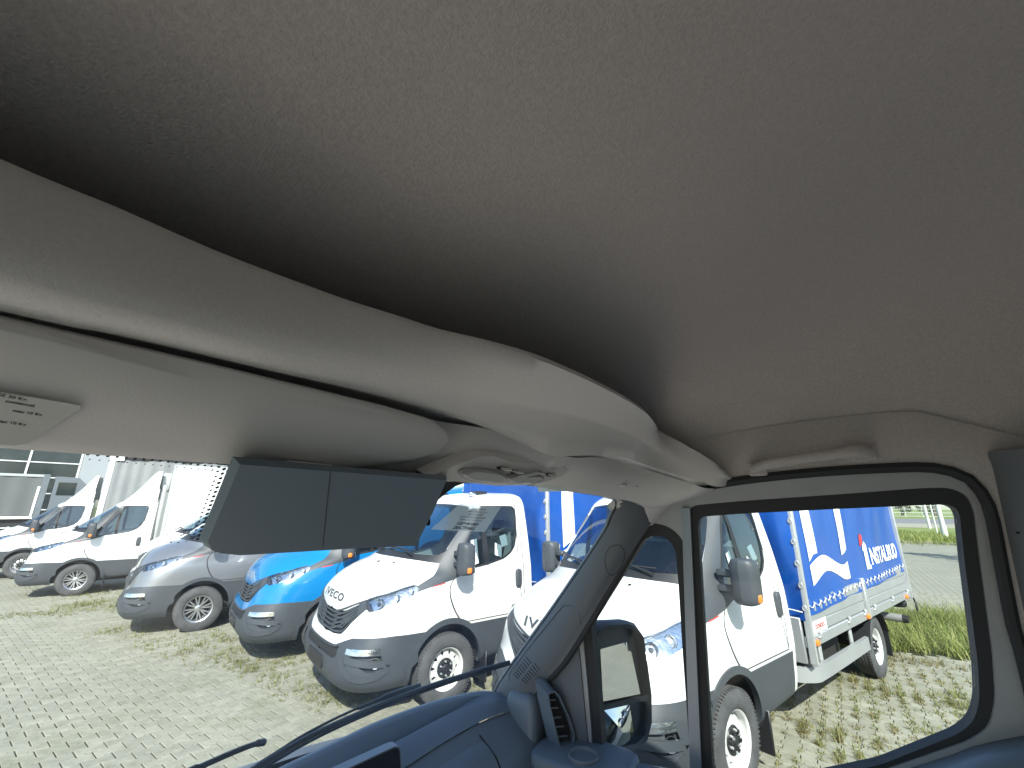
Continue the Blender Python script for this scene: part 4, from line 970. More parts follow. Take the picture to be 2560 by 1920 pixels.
for k in range(8):
    for j in range(2):
        a = onp(.75 + .012 * k, .25 + .2 * j); b = onp(.757 + .012 * k, .40 + .2 * j); mb = MB(); mb.tube([a, b], .0014, 5); sub(mb, 'speaker_slot', M2['dark'], pr_)
mb = MB(); mb.tube([p + Vector((.004, -.004, 0)) for p in pa], .004, 6); part(mb, 'windscreen_seal', M2['seal'])
mb = MB(); mb.tube([p + Vector((.012, 0, .003)) for p in cc[:-14]], .002, 6); part(mb, 'header_seal', M2['seal'])

# right door: frame, seals, panes, ledge
DY = lambda z, off=0.0: -.84 - .215 * (2.05 - z) + off
SEAL = [(-.013,1.47),(-.135,1.571),(-.338,1.837),(-.420,1.955),(-.464,2.047),(-.52,2.072),(-.597,2.096),(-.715,2.116),(-.869,2.13),(-1.003,2.135),(-1.083,2.134),(-1.126,2.122),(-1.151,2.102),(-1.166,2.064),(-1.17,2.022),(-1.168,1.903),(-1.167,1.813),(-1.171,1.753),(-1.175,1.5),(-1.175,.9)]
WIN_O = [(-.556,1.989),(-.565,2.034),(-.587,2.053),(-.705,2.064),(-.91,2.078),(-1.082,2.091),(-1.121,2.09),(-1.144,2.074),(-1.15,2.04),(-1.146,1.992),(-1.133,1.757),(-1.123,1.664),(-1.105,1.606),(-1.068,1.57),(-.949,1.493),(-.903,1.463),(-.75,1.39),(-.60,1.345),(-.50,1.325),(-.495,1.36)]
WIN_I = [(-.590,2.0),(-.60,2.022),(-.698,2.031),(-.906,2.044),(-1.081,2.054),(-1.112,2.055),(-1.124,2.047),(-1.127,2.03),(-1.120,1.942),(-1.108,1.73),(-1.099,1.654),(-1.083,1.610),(-1.055,1.579),(-.908,1.478),(-.76,1.405),(-.62,1.36),(-.535,1.345),(-.54,1.40)]
Q_O = [(-.205,1.70),(-.345,1.895),(-.415,1.985),(-.455,2.005),(-.51,1.997),(-.545,1.965),(-.552,1.90),(-.512,1.36),(-.505,1.30),(-.19,1.27),(-.20,1.5)]
Q_I = [(-.233,1.692),(-.38,1.885),(-.431,1.952),(-.455,1.966),(-.485,1.968),(-.507,1.955),(-.520,1.93),(-.516,1.846),(-.501,1.656),(-.480,1.34),(-.478,1.31),(-.222,1.30),(-.23,1.5)]
def rnd(p, r): return rounded(p, r, 3)
WIN_O, WIN_I, Q_O, Q_I = rnd(WIN_O, .02), rnd(WIN_I, .02), rnd(Q_O, .03), rnd(Q_I, .02)
def plate(outer, holes, off, th, name, m, parent=None, side=-1):
    loops = [_dens(outer, .06)] + [_dens(h, .06) for h in holes]; v, f = cdt([], loops)
    F = []
    for t in f:
        c = (sum(v[i][0] for i in t) / 3, sum(v[i][1] for i in t) / 3)
        if pip(*c, outer) and not any(pip(*c, h) for h in holes): F.append(t)
    n = len(v); mb = MB(); sg = -side
    mb.add([(x, sg * DY(z, off), z) for x, z in v] + [(x, sg * DY(z, off - th), z) for x, z in v], F + [tuple(n + i for i in t[::-1]) for t in F])
    k = 0
    cnt = {}
    for t in F:
        for a, b in zip(t, t[1:] + t[:1]): cnt[(min(a, b), max(a, b))] = cnt.get((min(a, b), max(a, b)), 0) + 1
    mb.f += [(a, b, n + b, n + a) for (a, b), c in cnt.items() if c == 1]; mb.m = [0] * len(mb.f)
    return sub(mb, name, m, parent or VAN)
door_outer = SEAL + [(-1.175,.5),(-.02,.5)]
dr = plate(door_outer, [WIN_O, Q_O], .035, .05, 'door_frame', M2['frame'])
plate(WIN_O, [WIN_I], .028, .04, 'window_rubber', M2['seal'], dr); plate(WIN_I, [], .004, .004, 'window_pane', M2['glass'], dr)
plate(Q_O, [Q_I], .028, .04, 'quarter_rubber', M2['seal'], dr); plate(Q_I, [], .004, .004, 'quarter_pane', M2['glass'], dr)
plate([(-.578,2.045),(-.556,2.045),(-.478,1.33),(-.508,1.33)], [], .045, .03, 'window_bar', M2['bar'], dr)
mb = MB(); sp = catmull([(x, DY(z, .05), z) for x, z in SEAL], 90); mb.tube(sp, .0115, 8); part(mb, 'door_seal', M2['seal'])
plate([(-.006,1.50),(-.13,1.575),(-.335,1.84),(-.405,1.94),(-.385,1.95),(-.19,1.70),(-.18,1.25),(0.0,1.20)], [], .043, .03, 'door_sail', M2['pillar'], dr)
# trim between the door opening and the roof lining, and the rear pillar
rows = [[tuple(p) for p in sp], [(p.x + (.0 if p.x > -1.1 else -.03), p.y + .006, p.z + (.045 if p.x > -1.1 else .03)) for p in sp], [(p.x - (.0 if p.x > -1.1 else .12), -.79 if p.z > 1.9 else p.y + .05, max(p.z + (.13 if p.x > -1.1 else .07), 2.19 if p.x > -1.1 else 0)) for p in sp]]
mb = MB(); i0 = next(i for i, p in enumerate(sp) if p.x < -.50); mb.grid([r[i0:] for r in rows]); part(mb, 'opening_trim', M2['liner'], ang=70)
mb = MB(); mb.grid([[(x, y, z) for x, y, z in ((-1.185, DY(z, .045), z), (-1.20, DY(z, .085), z), (-1.26, DY(z, .12), z), (-1.5, DY(z, .10), z), (-1.8, DY(z, .09), z))] for z in np.linspace(.6, 2.16, 24)]); part(mb, 'rear_pillar_trim', M2['pillar'], ang=70)
mb = MB(); mb.tube([(-1.192, DY(2.0, .075), 2.0), (-1.5, DY(2.0, .108), 2.0), (-1.79, DY(2.0, .10), 2.0)], .002, 5); part(mb, 'pillar_joint', M2['seal'])
# corner of the header above the pillar
mb = MB(); hc = [[tuple(p) for p in catmull([(-.43,-.603,2.068),(-.455,-.69,2.052),(-.50,-.75,2.045),(-.56,-.785,2.07)], 16)], [tuple(p) for p in catmull([(-.428,-.606,2.066),(-.412,-.655,2.053),(-.43,-.72,2.028),(-.466,-.80,1.996),(-.53,-.80,2.06)], 16)], [tuple(p + Vector((.03,-.03,-.01))) for p in catmull([(-.428,-.606,2.066),(-.412,-.655,2.053),(-.43,-.72,2.028),(-.466,-.80,1.996),(-.53,-.80,2.06)], 16)]]
mb.grid(hc); part(mb, 'header_corner', M2['visor'], ang=80)
# door ledge with window switch
bx = [0.05, -.12, -.3, -.5, -.6, -.75, -.9, -1.02, -1.08, -1.17]; bz = [1.24, 1.285, 1.315, 1.335, 1.345, 1.385, 1.445, 1.515, 1.555, 1.60]
ldg = lambda o, dz: [(x, DY(z, o), z + dz) for x, z in zip(bx, bz)]
rows = [ldg(.03, .0), ldg(.04, .012), ldg(.10, .016), ldg(.125, .006), ldg(.135, -.02), ldg(.12, -.08), ldg(.11, -.3), ldg(.16, -.42), ldg(.16, -.75)]
mb = MB(); mb.grid([[tuple(p) for p in catmull(r, 50)] for r in rows]); dc = part(mb, 'door_card', M2['dash'], ang=60)
zz = 1.325; mb = MB(); mb.box((-.56, DY(zz, .085), zz + .018), (-.38, DY(zz, .135), zz + .034), bev=.006); sb = sub(mb, 'switch_panel', M2['pillar'], dc)
for x in (-.50, -.44):
    mb = MB(); mb.box((x - .02, DY(zz, .098), zz + .030), (x + .02, DY(zz, .125), zz + .042), bev=.005); sub(mb, 'window_switch', M2['dark'], sb)
mb = MB(); mb.box((-1.19, -1.005, .45), (-.07, -.985, 1.28), bev=.008); sub(mb, 'door_skin', MT['white'], dr)
# grab handle
g = catmull([(-.752,-.755,2.142),(-.775,-.735,2.150),(-.83,-.725,2.158),(-.92,-.728,2.168),(-.965,-.74,2.172),(-.985,-.758,2.172)], 24)
mb = MB(); mb.tube(g, [.013 + .004 * (i > 17) for i in range(24)], 10); mb.grid(superq_rows((-.758, -.765, 2.142), (.022, .012, .017))); mb.grid(superq_rows((-.978, -.768, 2.172), (.026, .014, .02))); part(mb, 'grab_handle', M2['liner'])

# dashboard
L0 = [(.21,.93,1.45),(.30,.75,1.45),(.36,.4,1.43),(.365,.1,1.43),(.358,-.13,1.43),(.348,-.263,1.431),(.323,-.432,1.437),(.303,-.537,1.443),(.254,-.681,1.449),(.191,-.82,1.449),(.150,-.885,1.444),(.10,-.925,1.43)]
L2 = [(.08,.93,1.45),(.12,.7,1.45),(.165,.3,1.45),(.175,-.1,1.45),(.174,-.3,1.45),(.171,-.429,1.45),(.164,-.478,1.45),(.146,-.663,1.45),(.115,-.80,1.448),(.085,-.92,1.43)]
L3 = [(.02,.93,1.43),(.07,.6,1.43),(.11,.2,1.43),(.115,-.2,1.43),(.111,-.465,1.43),(.102,-.625,1.43),(.08,-.78,1.428),(.045,-.92,1.415)]
n = 70; l0, l2, l3 = catmull(L0, n), catmull(L2, n), catmull(L3, n)
rows = [bulge(l0, (.07, 0, -.07)), bulge(l0, (.02, 0, -.012)), bulge(l0, (.006, 0, -.001)), bulge(l0, (-.012, 0, 0)), bulge(l0, (-.022, 0, -.008)), [p.lerp(q, .25) + Vector((0, 0, -.085)) for p, q in zip(l0, l2)], [p.lerp(q, .82) + Vector((0, 0, -.095)) for p, q in zip(l0, l2)], bulge(l2, (.012, 0, -.012)), l2, bulge(lerp(l2, l3, .5), (0, 0, .004)), l3, bulge(l3, (-.012, 0, -.008))]
for i, p in enumerate(l0): # the tray closes up towards the pillar
    k = max(0, min(1, (-.55 - p.y) / .35))
    for r in (5, 6): rows[r][i] = rows[r][i] + Vector((0, 0, .088 * k))
DB = part(MB().grid([[tuple(p) for p in r] for r in rows]), 'dashboard_top', M2['dash'], ang=50)
rows = [bulge(l3, (-.008, 0, -.012)), bulge(l3, (-.03, 0, -.03)), bulge(l3, (-.085, 0, -.075)), bulge(l3, (-.13, 0, -.16)), bulge(l3, (-.13, 0, -.28)), bulge(l3, (-.05, 0, -.45)), bulge(l3, (.02, 0, -.70))]
DF = part(MB().grid([[tuple(p) for p in r] for r in rows]), 'dashboard_face', M2['dash'], ang=50)
for y0, y1 in ((-.47, -.52), (-.70, -.73)):
    mb = MB(); i0 = min(range(n), key=lambda i: abs(l3[i].y - y0)); mb.tube([Vector(r[i0]) + Vector((-.002, (y1 - y0) * k / 4, .001)) for k, r in enumerate(rows[1:5])], .0022, 5); sub(mb, 'panel_joint', M2['seal'], DF)
# the raised pad round the passenger airbag
rows2 = []
for t in np.linspace(0, 1, 12):
    y = -.50 - .22 * t; i0 = min(range(n), key=lambda i: abs(l3[i].y - y)); r2 = []
    for j in np.linspace(1.2, 4.2, 10):
        a = int(j); p = Vector(rows[a][i0]).lerp(Vector(rows[a + 1][i0]), j - a); e = math.sin(PI * t) ** .3 * math.sin(PI * (j - 1.2) / 3.0) ** .3
        r2.append(tuple(p + Vector((-.008, 0, .006)) * e))
    rows2.append(r2)
part(MB().grid(rows2), 'airbag_panel', M2['dash'])
mb = superq((.035, -.155, 1.445), (.10, .055, .022), .6); sub(mb, 'centre_pod', M2['pillar'], DB)
mb = superq((.02, -.31, 1.415), (.08, .06, .02), .7); sub(mb, 'tray_divider', M2['pillar'], DB)
# display standing on the middle of the dashboard
q = [Vector(p) for p in ((0,-.02,1.573),(0,-.300,1.5455),(0,-.312,1.541),(0,-.319,1.533),(0,-.345,1.40),(0,-.05,1.425))]
mb = MB(); mb.prism(q, (.018, 0, .004)); ds = part(mb, 'display', M2['bar'], smooth=False)
cq = sum(q, Vector()) / 6; mb = MB(); mb.add([tuple(cq + (p - cq) * .955 + Vector((-.0015, 0, 0))) for p in q], [tuple(range(6))]); sub(mb, 'display_screen', M2['screen'], ds, smooth=False, recalc=False)
# side air vent
VN = [(-.096,-.853,1.489),(-.102,-.864,1.493),(-.109,-.875,1.492),(-.118,-.889,1.476),(-.124,-.9,1.452),(-.134,-.917,1.417),(-.143,-.932,1.377),(-.144,-.933,1.361),(-.141,-.929,1.347),(-.13,-.91,1.337),(-.119,-.891,1.333),(-.115,-.885,1.352),(-.107,-.872,1.4),(-.099,-.859,1.454)]
vn = Vector((1, -.6, 0)).normalized(); mb = MB(); mb.tube(VN, .0035, 8, closed=True)
cv = sum((Vector(p) for p in VN), Vector()) / len(VN)
mb.add([tuple(Vector(p)) for p in VN] + [tuple(cv + (Vector(p) - cv) * 1.35 + vn * .05) for p in VN], [(i, (i + 1) % 14, 14 + (i + 1) % 14, 14 + i) for i in range(14)]); vt = part(mb, 'air_vent', M2['dash'])
mb = MB(); mb.add([tuple(Vector(p) + vn * .02) for p in VN], [tuple(range(14))]); sub(mb, 'vent_throat', M2['dark'], vt, smooth=False)
for k, z in enumerate((1.365, 1.392, 1.418, 1.445, 1.468)):
    yy = -.885 - (1.41 - z) * .33; c = Vector((-.11 - (yy + .885) * -.6, yy, z)); c = Vector((.416 + .6 * yy, yy, z)); mb = MB(); t = Vector((.6, 1, 0)).normalized() * .016; mb.tube([c - t + vn * .006, c + t + vn * .006 + Vector((0, 0, .004))], .0024, 6); sub(mb, 'vent_slat', M2['pillar'], vt)
mb = superq((.02, -.915, 1.38), (.06, .05, .085), .55, 20, 14); part(mb, 'dashboard_end', M2['dash'])
mb = MB(); mb.lathe([(.030, -.03), (.036, 0), (.041, .004), (.045, 0), (.045, -.03)], 28, axis='z', c=(-.20, -.868, 1.352)); part(mb, 'cup_holder', M2['pillar'])
part(superq((-.19, -.90, 1.325), (.15, .10, .022), .4), 'dashboard_shelf', M2['dash'])
# wipers outside the windscreen
wp = catmull([(.072,-.899,1.539),(.101,-.756,1.547),(.116,-.605,1.559),(.122,-.468,1.570),(.126,-.35,1.576),(.129,-.252,1.579),(.134,-.182,1.577),(.144,-.123,1.568),(.156,-.071,1.555)], 30)
mb = MB(); mb.tube(wp, .0055, 6); mb.tube([p + Vector((-.005, 0, -.007)) for p in wp], .003, 5)
mb.tube(catmull([(.139,-.527,1.568),(.138,-.45,1.578),(.142,-.391,1.580),(.151,-.321,1.578)], 14), [.0055] * 9 + [.0035] * 5, 6); mb.tube(catmull([(.149,-.403,1.576),(.152,-.321,1.578),(.159,-.254,1.575),(.170,-.185,1.566),(.184,-.145,1.552),(.199,-.106,1.537),(.225,-.06,1.50)], 20), .0028, 6); part(mb, 'wiper', MT['black'])
w2 = catmull([(.106,-.062,1.619),(.098,-.036,1.627),(.094,.011,1.631),(.092,.053,1.632),(.091,.102,1.633),(.10,.4,1.60)], 24); mb = MB(); mb.tube(w2, .0046, 6); mb.tube(w2[:2], [.0062, .0058], 8); part(mb, 'wiper', MT['black'])
# outside mirror on the passenger door
mn = Vector((-.86, .50, .02)).normalized()
MH = [(-.200,-.978,1.335),(-.206,-1.008,1.629),(-.214,-1.020,1.648),(-.227,-1.047,1.658),(-.278,-1.136,1.650),(-.295,-1.164,1.638),(-.313,-1.193,1.598),(-.322,-1.202,1.422),(-.318,-1.193,1.343),(-.305,-1.168,1.298),(-.285,-1.134,1.284),(-.232,-1.043,1.292),(-.208,-1.000,1.305)]
G1 = rnd2 = [(-.216,-1.049,1.629),(-.224,-1.063,1.640),(-.271,-1.143,1.624),(-.279,-1.157,1.612),(-.293,-1.173,1.426),(-.21,-1.031,1.434)]
G2 = [(-.208,-1.026,1.417),(-.266,-1.126,1.408),(-.268,-1.126,1.335),(-.262,-1.116,1.318),(-.245,-1.086,1.308),(-.223,-1.048,1.310),(-.212,-1.030,1.326)]
P = [Vector(p) for p in MH]; c = sum(P, Vector()) / len(P); n_ = len(P)
ringm = [[p for p in P], [p - mn * .012 + (p - c) * .05 for p in P], [p - mn * .05 + (p - c) * .04 for p in P], [p - mn * .10 - (p - c) * .12 for p in P], [p - mn * .13 - (p - c) * .5 for p in P], [c - mn * .14 for p in P]]
rim = [[c + (p - c) * .93 - mn * .006 for p in P], [c + (p - c) * .90 - mn * .03 for p in P]]
mb = MB(); mb.grid([[tuple(p) for p in r + r[:1]] for r in rim[::-1] + ringm]); mb.add([tuple(p) for p in rim[1]], [tuple(range(n_))])
b1 = Vector((-.21, -1.0, 1.43)); mb.add([tuple(p) for p in [c + (P[0] - c) * .9 + Vector((0, 0, .085)) - mn * .004, c + (P[7] - c) * .93 + Vector((0, 0, .0)) - mn * .004, c + (P[7] - c) * .93 + Vector((0, 0, -.018)) - mn * .004, c + (P[0] - c) * .9 + Vector((0, 0, .070)) - mn * .004]], [(0, 1, 2, 3)])
mr = part(mb, 'side_mirror', MT['plastic'], ang=50)
for nm, G in (('mirror_glass', G1), ('wide_mirror_glass', G2)):
    g = [Vector(p) - mn * .010 + Vector((-.864, .503, 0)) * (-.105 * (p[2] - 1.50)) for p in G]; mb = MB(); nn = len(g); cg = sum(g, Vector()) / nn
    bul = .0 if nm == 'mirror_glass' else .012
    if bul == 0: mb.add([tuple(p) for p in g], [tuple(range(nn))])
    else:
        gg = _dens([(i, 0) for i in range(2)], 1); R = [g, [cg + (p - cg) * .66 + mn * bul * .55 for p in g], [cg + (p - cg) * .33 + mn * bul * .88 for p in g], [cg + mn * bul for p in g]]
        mb.grid([[tuple(p) for p in r + r[:1]] for r in R])
    sub(mb, nm, MT['mirror'], mr, smooth=bul > 0, ang=180)
mb = MB(); mb.tube([(-.12, -.97, 1.36), (-.13, -1.04, 1.38), (-.15, -1.10, 1.40)], .03, 8); mb.tube([(-.12, -.95, 1.56), (-.13, -1.04, 1.55), (-.15, -1.10, 1.54)], .022, 8); sub(mb, 'mirror_arm', MT['plastic'], mr)

# ------------------------------------------------------------------ ground, paving
def gmat(name, stops, scale, rough=.95, bump=.0, bscale=30, detail=8, island=0.0, rnd=0.0, moss=None, bdist=.01):
    """ground-like material: noise through a colour ramp, optional shade per loose piece and mossy stains"""
    m, n, l, b = _new(name); b.inputs['Roughness'].default_value = rough; b.inputs['Specular IOR Level'].default_value = .25
    geo = n.new('ShaderNodeNewGeometry'); nz = n.new('ShaderNodeTexNoise'); nz.inputs['Scale'].default_value = scale; nz.inputs['Detail'].default_value = detail; nz.inputs['Roughness'].default_value = .62
    l.new(geo.outputs['Position'], nz.inputs['Vector']); r = n.new('ShaderNodeValToRGB'); els = r.color_ramp.elements
    while len(els) < len(stops): els.new(.5)
    for e, (p, c) in zip(els, stops): e.position = p; e.color = (*c, 1)
    l.new(nz.outputs['Fac'], r.inputs[0]); out = r.outputs[0]
    def mulby(fac, lo, hi, out):
        mr = n.new('ShaderNodeMapRange'); mr.inputs['To Min'].default_value = lo; mr.inputs['To Max'].default_value = hi; l.new(fac, mr.inputs['Value'])
        vm = n.new('ShaderNodeVectorMath'); vm.operation = 'SCALE'; l.new(out, vm.inputs[0]); l.new(mr.outputs[0], vm.inputs['Scale']); return vm.outputs[0]
    if island: out = mulby(geo.outputs['Random Per Island'], 1 - island, 1 + island, out)
    if rnd:
        oi = n.new('ShaderNodeObjectInfo'); out = mulby(oi.outputs['Random'], 1 - rnd, 1 + rnd, out)
    if moss:
        n2 = n.new('ShaderNodeTexNoise'); n2.inputs['Scale'].default_value = moss[1]; n2.inputs['Detail'].default_value = 7; n2.inputs['Roughness'].default_value = .7; l.new(geo.outputs['Position'], n2.inputs['Vector'])
        mr = n.new('ShaderNodeMapRange'); mr.inputs['From Min'].default_value = moss[2]; mr.inputs['From Max'].default_value = moss[3]; l.new(n2.outputs['Fac'], mr.inputs['Value'])
        mx = n.new('ShaderNodeMix'); mx.data_type = 'RGBA'; mx.inputs['B'].default_value = (*moss[0], 1); l.new(out, mx.inputs['A'])
        ml = n.new('ShaderNodeMath'); ml.operation = 'MULTIPLY'; ml.inputs[1].default_value = moss[4]; l.new(mr.outputs[0], ml.inputs[0]); l.new(ml.outputs[0], mx.inputs['Factor']); out = mx.outputs['Result']
    l.new(out, b.inputs['Base Color'])
    if bump:
        nb = n.new('ShaderNodeTexNoise'); nb.inputs['Scale'].default_value = bscale; nb.inputs['Detail'].default_value = 5; l.new(geo.outputs['Position'], nb.inputs['Vector'])
        bp = n.new('ShaderNodeBump'); bp.inputs['Strength'].default_value = bump; bp.inputs['Distance'].default_value = bdist; l.new(nb.outputs['Fac'], bp.inputs['Height']); l.new(bp.outputs[0], b.inputs['Normal'])
    return m
PAV = dict(stops=[(.30, (.225, .223, .175)), (.55, (.285, .283, .223)), (.78, (.335, .33, .268))])
m_paver = gmat('concrete_paver', PAV['stops'], 9, bump=.5, bscale=180, island=.09, rnd=.09, moss=((.13, .14, .065), 1.6, .50, .78, .55), bdist=.004)
m_bed = gmat('joint_soil', [(.3, (.03, .03, .016)), (.6, (.05, .052, .026)), (.8, (.09, .09, .045))], 14, bump=.6, bscale=60)
E1 = np.array([math.sin(math.radians(36.5)), math.cos(math.radians(36.5))]); E2 = np.array([math.cos(math.radians(36.5)), -math.sin(math.radians(36.5))])
# far paving: the same stones told only by the material
m_far, n_, l_, b_ = _new('far_paving'); b_.inputs['Roughness'].default_value = .95
geo = n_.new('ShaderNodeNewGeometry'); mp = n_.new('ShaderNodeMapping'); mp.inputs['Rotation'].default_value = (0, 0, math.radians(36.5 - 90)); l_.new(geo.outputs['Position'], mp.inputs['Vector'])
br = n_.new('ShaderNodeTexBrick'); br.inputs['Scale'].default_value = 1; br.inputs['Brick Width'].default_value = .2; br.inputs['Row Height'].default_value = .142; br.inputs['Mortar Size'].default_value = .006; br.inputs['Mortar Smooth'].default_value = .3
br.inputs['Color1'].default_value = (.265, .263, .205, 1); br.inputs['Color2'].default_value = (.235, .233, .18, 1); br.inputs['Mortar'].default_value = (.09, .09, .05, 1)
l_.new(mp.outputs[0], br.inputs['Vector']); nz = n_.new('ShaderNodeTexNoise'); nz.inputs['Scale'].default_value = .8; nz.inputs['Detail'].default_value = 8; l_.new(geo.outputs['Position'], nz.inputs['Vector'])
mr = n_.new('ShaderNodeMapRange'); mr.inputs['To Min'].default_value = .78; mr.inputs['To Max'].default_value = 1.15; l_.new(nz.outputs['Fac'], mr.inputs['Value']); vm = n_.new('ShaderNodeVectorMath'); vm.operation = 'SCALE'
l_.new(br.outputs['Color'], vm.inputs[0]); l_.new(mr.outputs[0], vm.inputs['Scale']); l_.new(vm.outputs[0], b_.inputs['Base Color'])
def sheet(name, poly, z, m, kind='structure'):
    mb = MB(); mb.add([(x, y, z) for x, y in poly], [tuple(range(len(poly)))]); o = mb.build(name, m, smooth=False, recalc=False); o['kind'] = kind
    if o.data.polygons[0].normal.z < 0: o.data.flip_normals()
    return o
sheet('ground', [(-900, -900), (900, -900), (900, 900), (-900, 900)], -.035, gmat('field_grass', [(.3, (.10, .14, .035)), (.55, (.19, .23, .07)), (.8, (.30, .30, .13))], .35, detail=10))
sheet('paving', [(-70, -40), (34, -40), (33.0, 14.0), (25.3, 26.9), (24.2, 28.0), (12, 46), (-70, 110)], -.018, m_far)
GRASSP = [(4.75, 7.45), (5.5, 7.18), (6.05, 6.98), (6.5, 6.72), (7.3, 6.1), (8.6, 4.6), (12.5, 6.5), (11.5, 9.0), (9.0, 9.5), (7.75, 9.85), (6.6, 9.6), (5.4, 8.6)]
sheet('joint_bed', [(15.4 * math.sin(math.radians(a)), 15.4 * math.cos(math.radians(a))) for a in range(-54, 55, 6)] + [(6.35 * math.sin(math.radians(a)), max(-1.4, 6.35 * math.cos(math.radians(a)))) for a in range(60, 301, 6)], -.0085, m_bed)
sheet('grass_bed', GRASSP, -.004, m_bed)
HW, HN = .0815, .0585
OUT = [(-.098, -HW), (-.058, -HW), (-.036, -HN), (.036, -HN), (.058, -HW), (.098, -HW), (.098, HW), (.058, HW), (.036, HN), (-.036, HN), (-.058, HW), (-.098, HW)]
OUT = np.array(OUT); OUT *= np.array([.968, .952]); INS = OUT * np.array([.965, .955])
# the clip of the I-shape: neighbours in the next column are shifted half a stone, so wide ends sit in their waists
OUT[:, 1] = np.sign(OUT[:, 1]) * (np.abs(OUT[:, 1]) - .0); 
V0 = np.concatenate([np.c_[INS, np.zeros(12)], np.c_[OUT, np.full(12, -.0035)], np.c_[OUT, np.full(12, -.030)]])
F0 = [tuple(range(12))] + [(i, 12 + i, 12 + (i + 1) % 12, (i + 1) % 12) for i in range(12)] + [(12 + i, 24 + i, 24 + (i + 1) % 12, 12 + (i + 1) % 12) for i in range(12)]
V0w = V0.copy(); V0w[:, :2] = V0[:, :1] * E1 + V0[:, 1:2] * E2
me_p = bpy.data.meshes.new('paver'); me_p.from_pydata([tuple(v) for v in V0w], [], F0); me_p.shade_flat(); me_p.materials.append(m_paver)
if me_p.polygons[0].normal.z < 0: me_p.flip_normals()
ROOT_P = bpy.data.objects['paving']
def project(x, y, z=0):
    p = math.radians(16.12); cz, sz = math.cos(p), math.sin(p); dz = z - CAMZ; yy = cz * y + sz * dz; zz = -sz * y + cz * dz
    return (1280 + 1064 * x / yy, 960 - 1064 * zz / yy) if yy > .05 else (-1e9, 0)
rp = random.Random(3); cand = []
for i in range(-150, 150):
    for j in range(-110, 110):
        c = E2 * (i * .1405) + E1 * (j * .2 + (.1 if i % 2 else 0)); d = math.hypot(*c)
        if d > 15.5 or d < 1.0 or c[1] < -1.5: continue
        if pip(c[0], c[1], GRASSP): continue
        px, py = project(*c)
        if c[1] < 2.2:
            if d > 6.5: continue
        elif not (-420 < px < 2950 and py < 2500): continue
        big = (px < 1130 and py > 1500 and py < 1920 and px > 0 and py > 1640 - .0 * px and px < 900) or (1800 < px < 2440 and 1560 < py < 1920 and py < 1930 - max(0, px - 2150) * .55)
        cand.append((d if big else 99, c))
cand.sort(key=lambda q: q[0])
sing = [c for d, c in cand[:300]]; rest = [c for d, c in cand[300:]]
for c in sing:
    o = bpy.data.objects.new('paver', me_p); COL.objects.link(o); o.parent = ROOT_P; o.location = (c[0], c[1], rp.gauss(0, .001)); o.rotation_euler = (rp.gauss(0, .0035), rp.gauss(0, .0035), rp.gauss(0, .006) + (PI if rp.random() < .5 else 0))
R_ = np.array(rest); n = len(R_); nv = len(V0w); rs = np.random.RandomState(5)
VV = V0w[None] + np.c_[R_, rs.normal(0, .001, n)][:, None, :]; tl = rs.normal(0, .0035, (n, 2)); VV[:, :, 2] += V0w[None, :, 0] * tl[:, :1] + V0w[None, :, 1] * tl[:, 1:]
me = bpy.data.meshes.new('paver_field'); lens = np.array([len(f) for f in F0]); flat = np.concatenate([np.array(f) for f in F0])
me.vertices.add(n * nv); me.vertices.foreach_set('co', VV.reshape(-1).astype(np.float32))
LP = (flat[None] + (np.arange(n) * nv)[:, None]).reshape(-1); me.loops.add(len(LP)); me.loops.foreach_set('vertex_index', LP.astype(np.int32))
LT = np.tile(lens, n); me.polygons.add(len(LT)); st = np.concatenate([[0], np.cumsum(LT)[:-1]]); me.polygons.foreach_set('loop_start', st.astype(np.int32))
me.update(calc_edges=True); me.validate(); me.shade_flat(); me.materials.append(m_paver)
if me.polygons[0].normal.z < 0: me.flip_normals()
pf = bpy.data.objects.new('paver_field', me); COL.objects.link(pf); pf.parent = ROOT_P; pf['kind'] = 'stuff'

# ------------------------------------------------------------------ grass and weeds
def leafmat(name, c0, c1, c2):
    m, n, l, b = _new(name); geo = n.new('ShaderNodeNewGeometry'); r = n.new('ShaderNodeValToRGB'); e = r.color_ramp.elements
    e[0].color = (*c0, 1); e[1].color = (*c2, 1); e.new(.5).color = (*c1, 1); l.new(geo.outputs['Random Per Island'], r.inputs[0]); l.new(r.outputs[0], b.inputs['Base Color']); b.inputs['Roughness'].default_value = .6
    b.inputs['Specular IOR Level'].default_value = .3
    o = n.get('Material Output'); t = n.new('ShaderNodeBsdfTranslucent'); mx = n.new('ShaderNodeMixShader'); mx.inputs[0].default_value = .35; l.new(r.outputs[0], t.inputs[0]); l.new(b.outputs[0], mx.inputs[1]); l.new(t.outputs[0], mx.inputs[2]); l.new(mx.outputs[0], o.inputs[0]); return m
m_grass = leafmat('long_grass', (.13, .18, .035), (.25, .30, .08), (.44, .43, .19))
m_weed = leafmat('yard_weeds', (.12, .15, .035), (.21, .23, .065), (.33, .30, .135))
m_dry = leafmat('dry_weeds', (.12, .11, .045), (.24, .21, .09), (.36, .31, .16))
def blade(mb, x, y, h, w, az, lean, curl, seg=4, z0=0.0):
    dx, dy = math.cos(az), math.sin(az); px, py = -dy, dx; vs = []; zx = 0; zz = z0; a = lean
    for k in range(seg + 1):
        t = k / seg; ww = w * (1 - t * .92)
        vs += [(x + dx * zx + px * ww, y + dy * zx + py * ww, zz), (x + dx * zx - px * ww, y + dy * zx - py * ww, zz)]
        zx += h / seg * math.sin(a); zz += h / seg * math.cos(a); a += curl / seg
        zz = max(zz, z0 + .004)
    mb.add(vs, [(2 * k, 2 * k + 1, 2 * k + 3, 2 * k + 2) for k in range(seg)])
rg = random.Random(11); mb = MB(); xs = [p[0] for p in GRASSP]; ys = [p[1] for p in GRASSP]; tufts = []
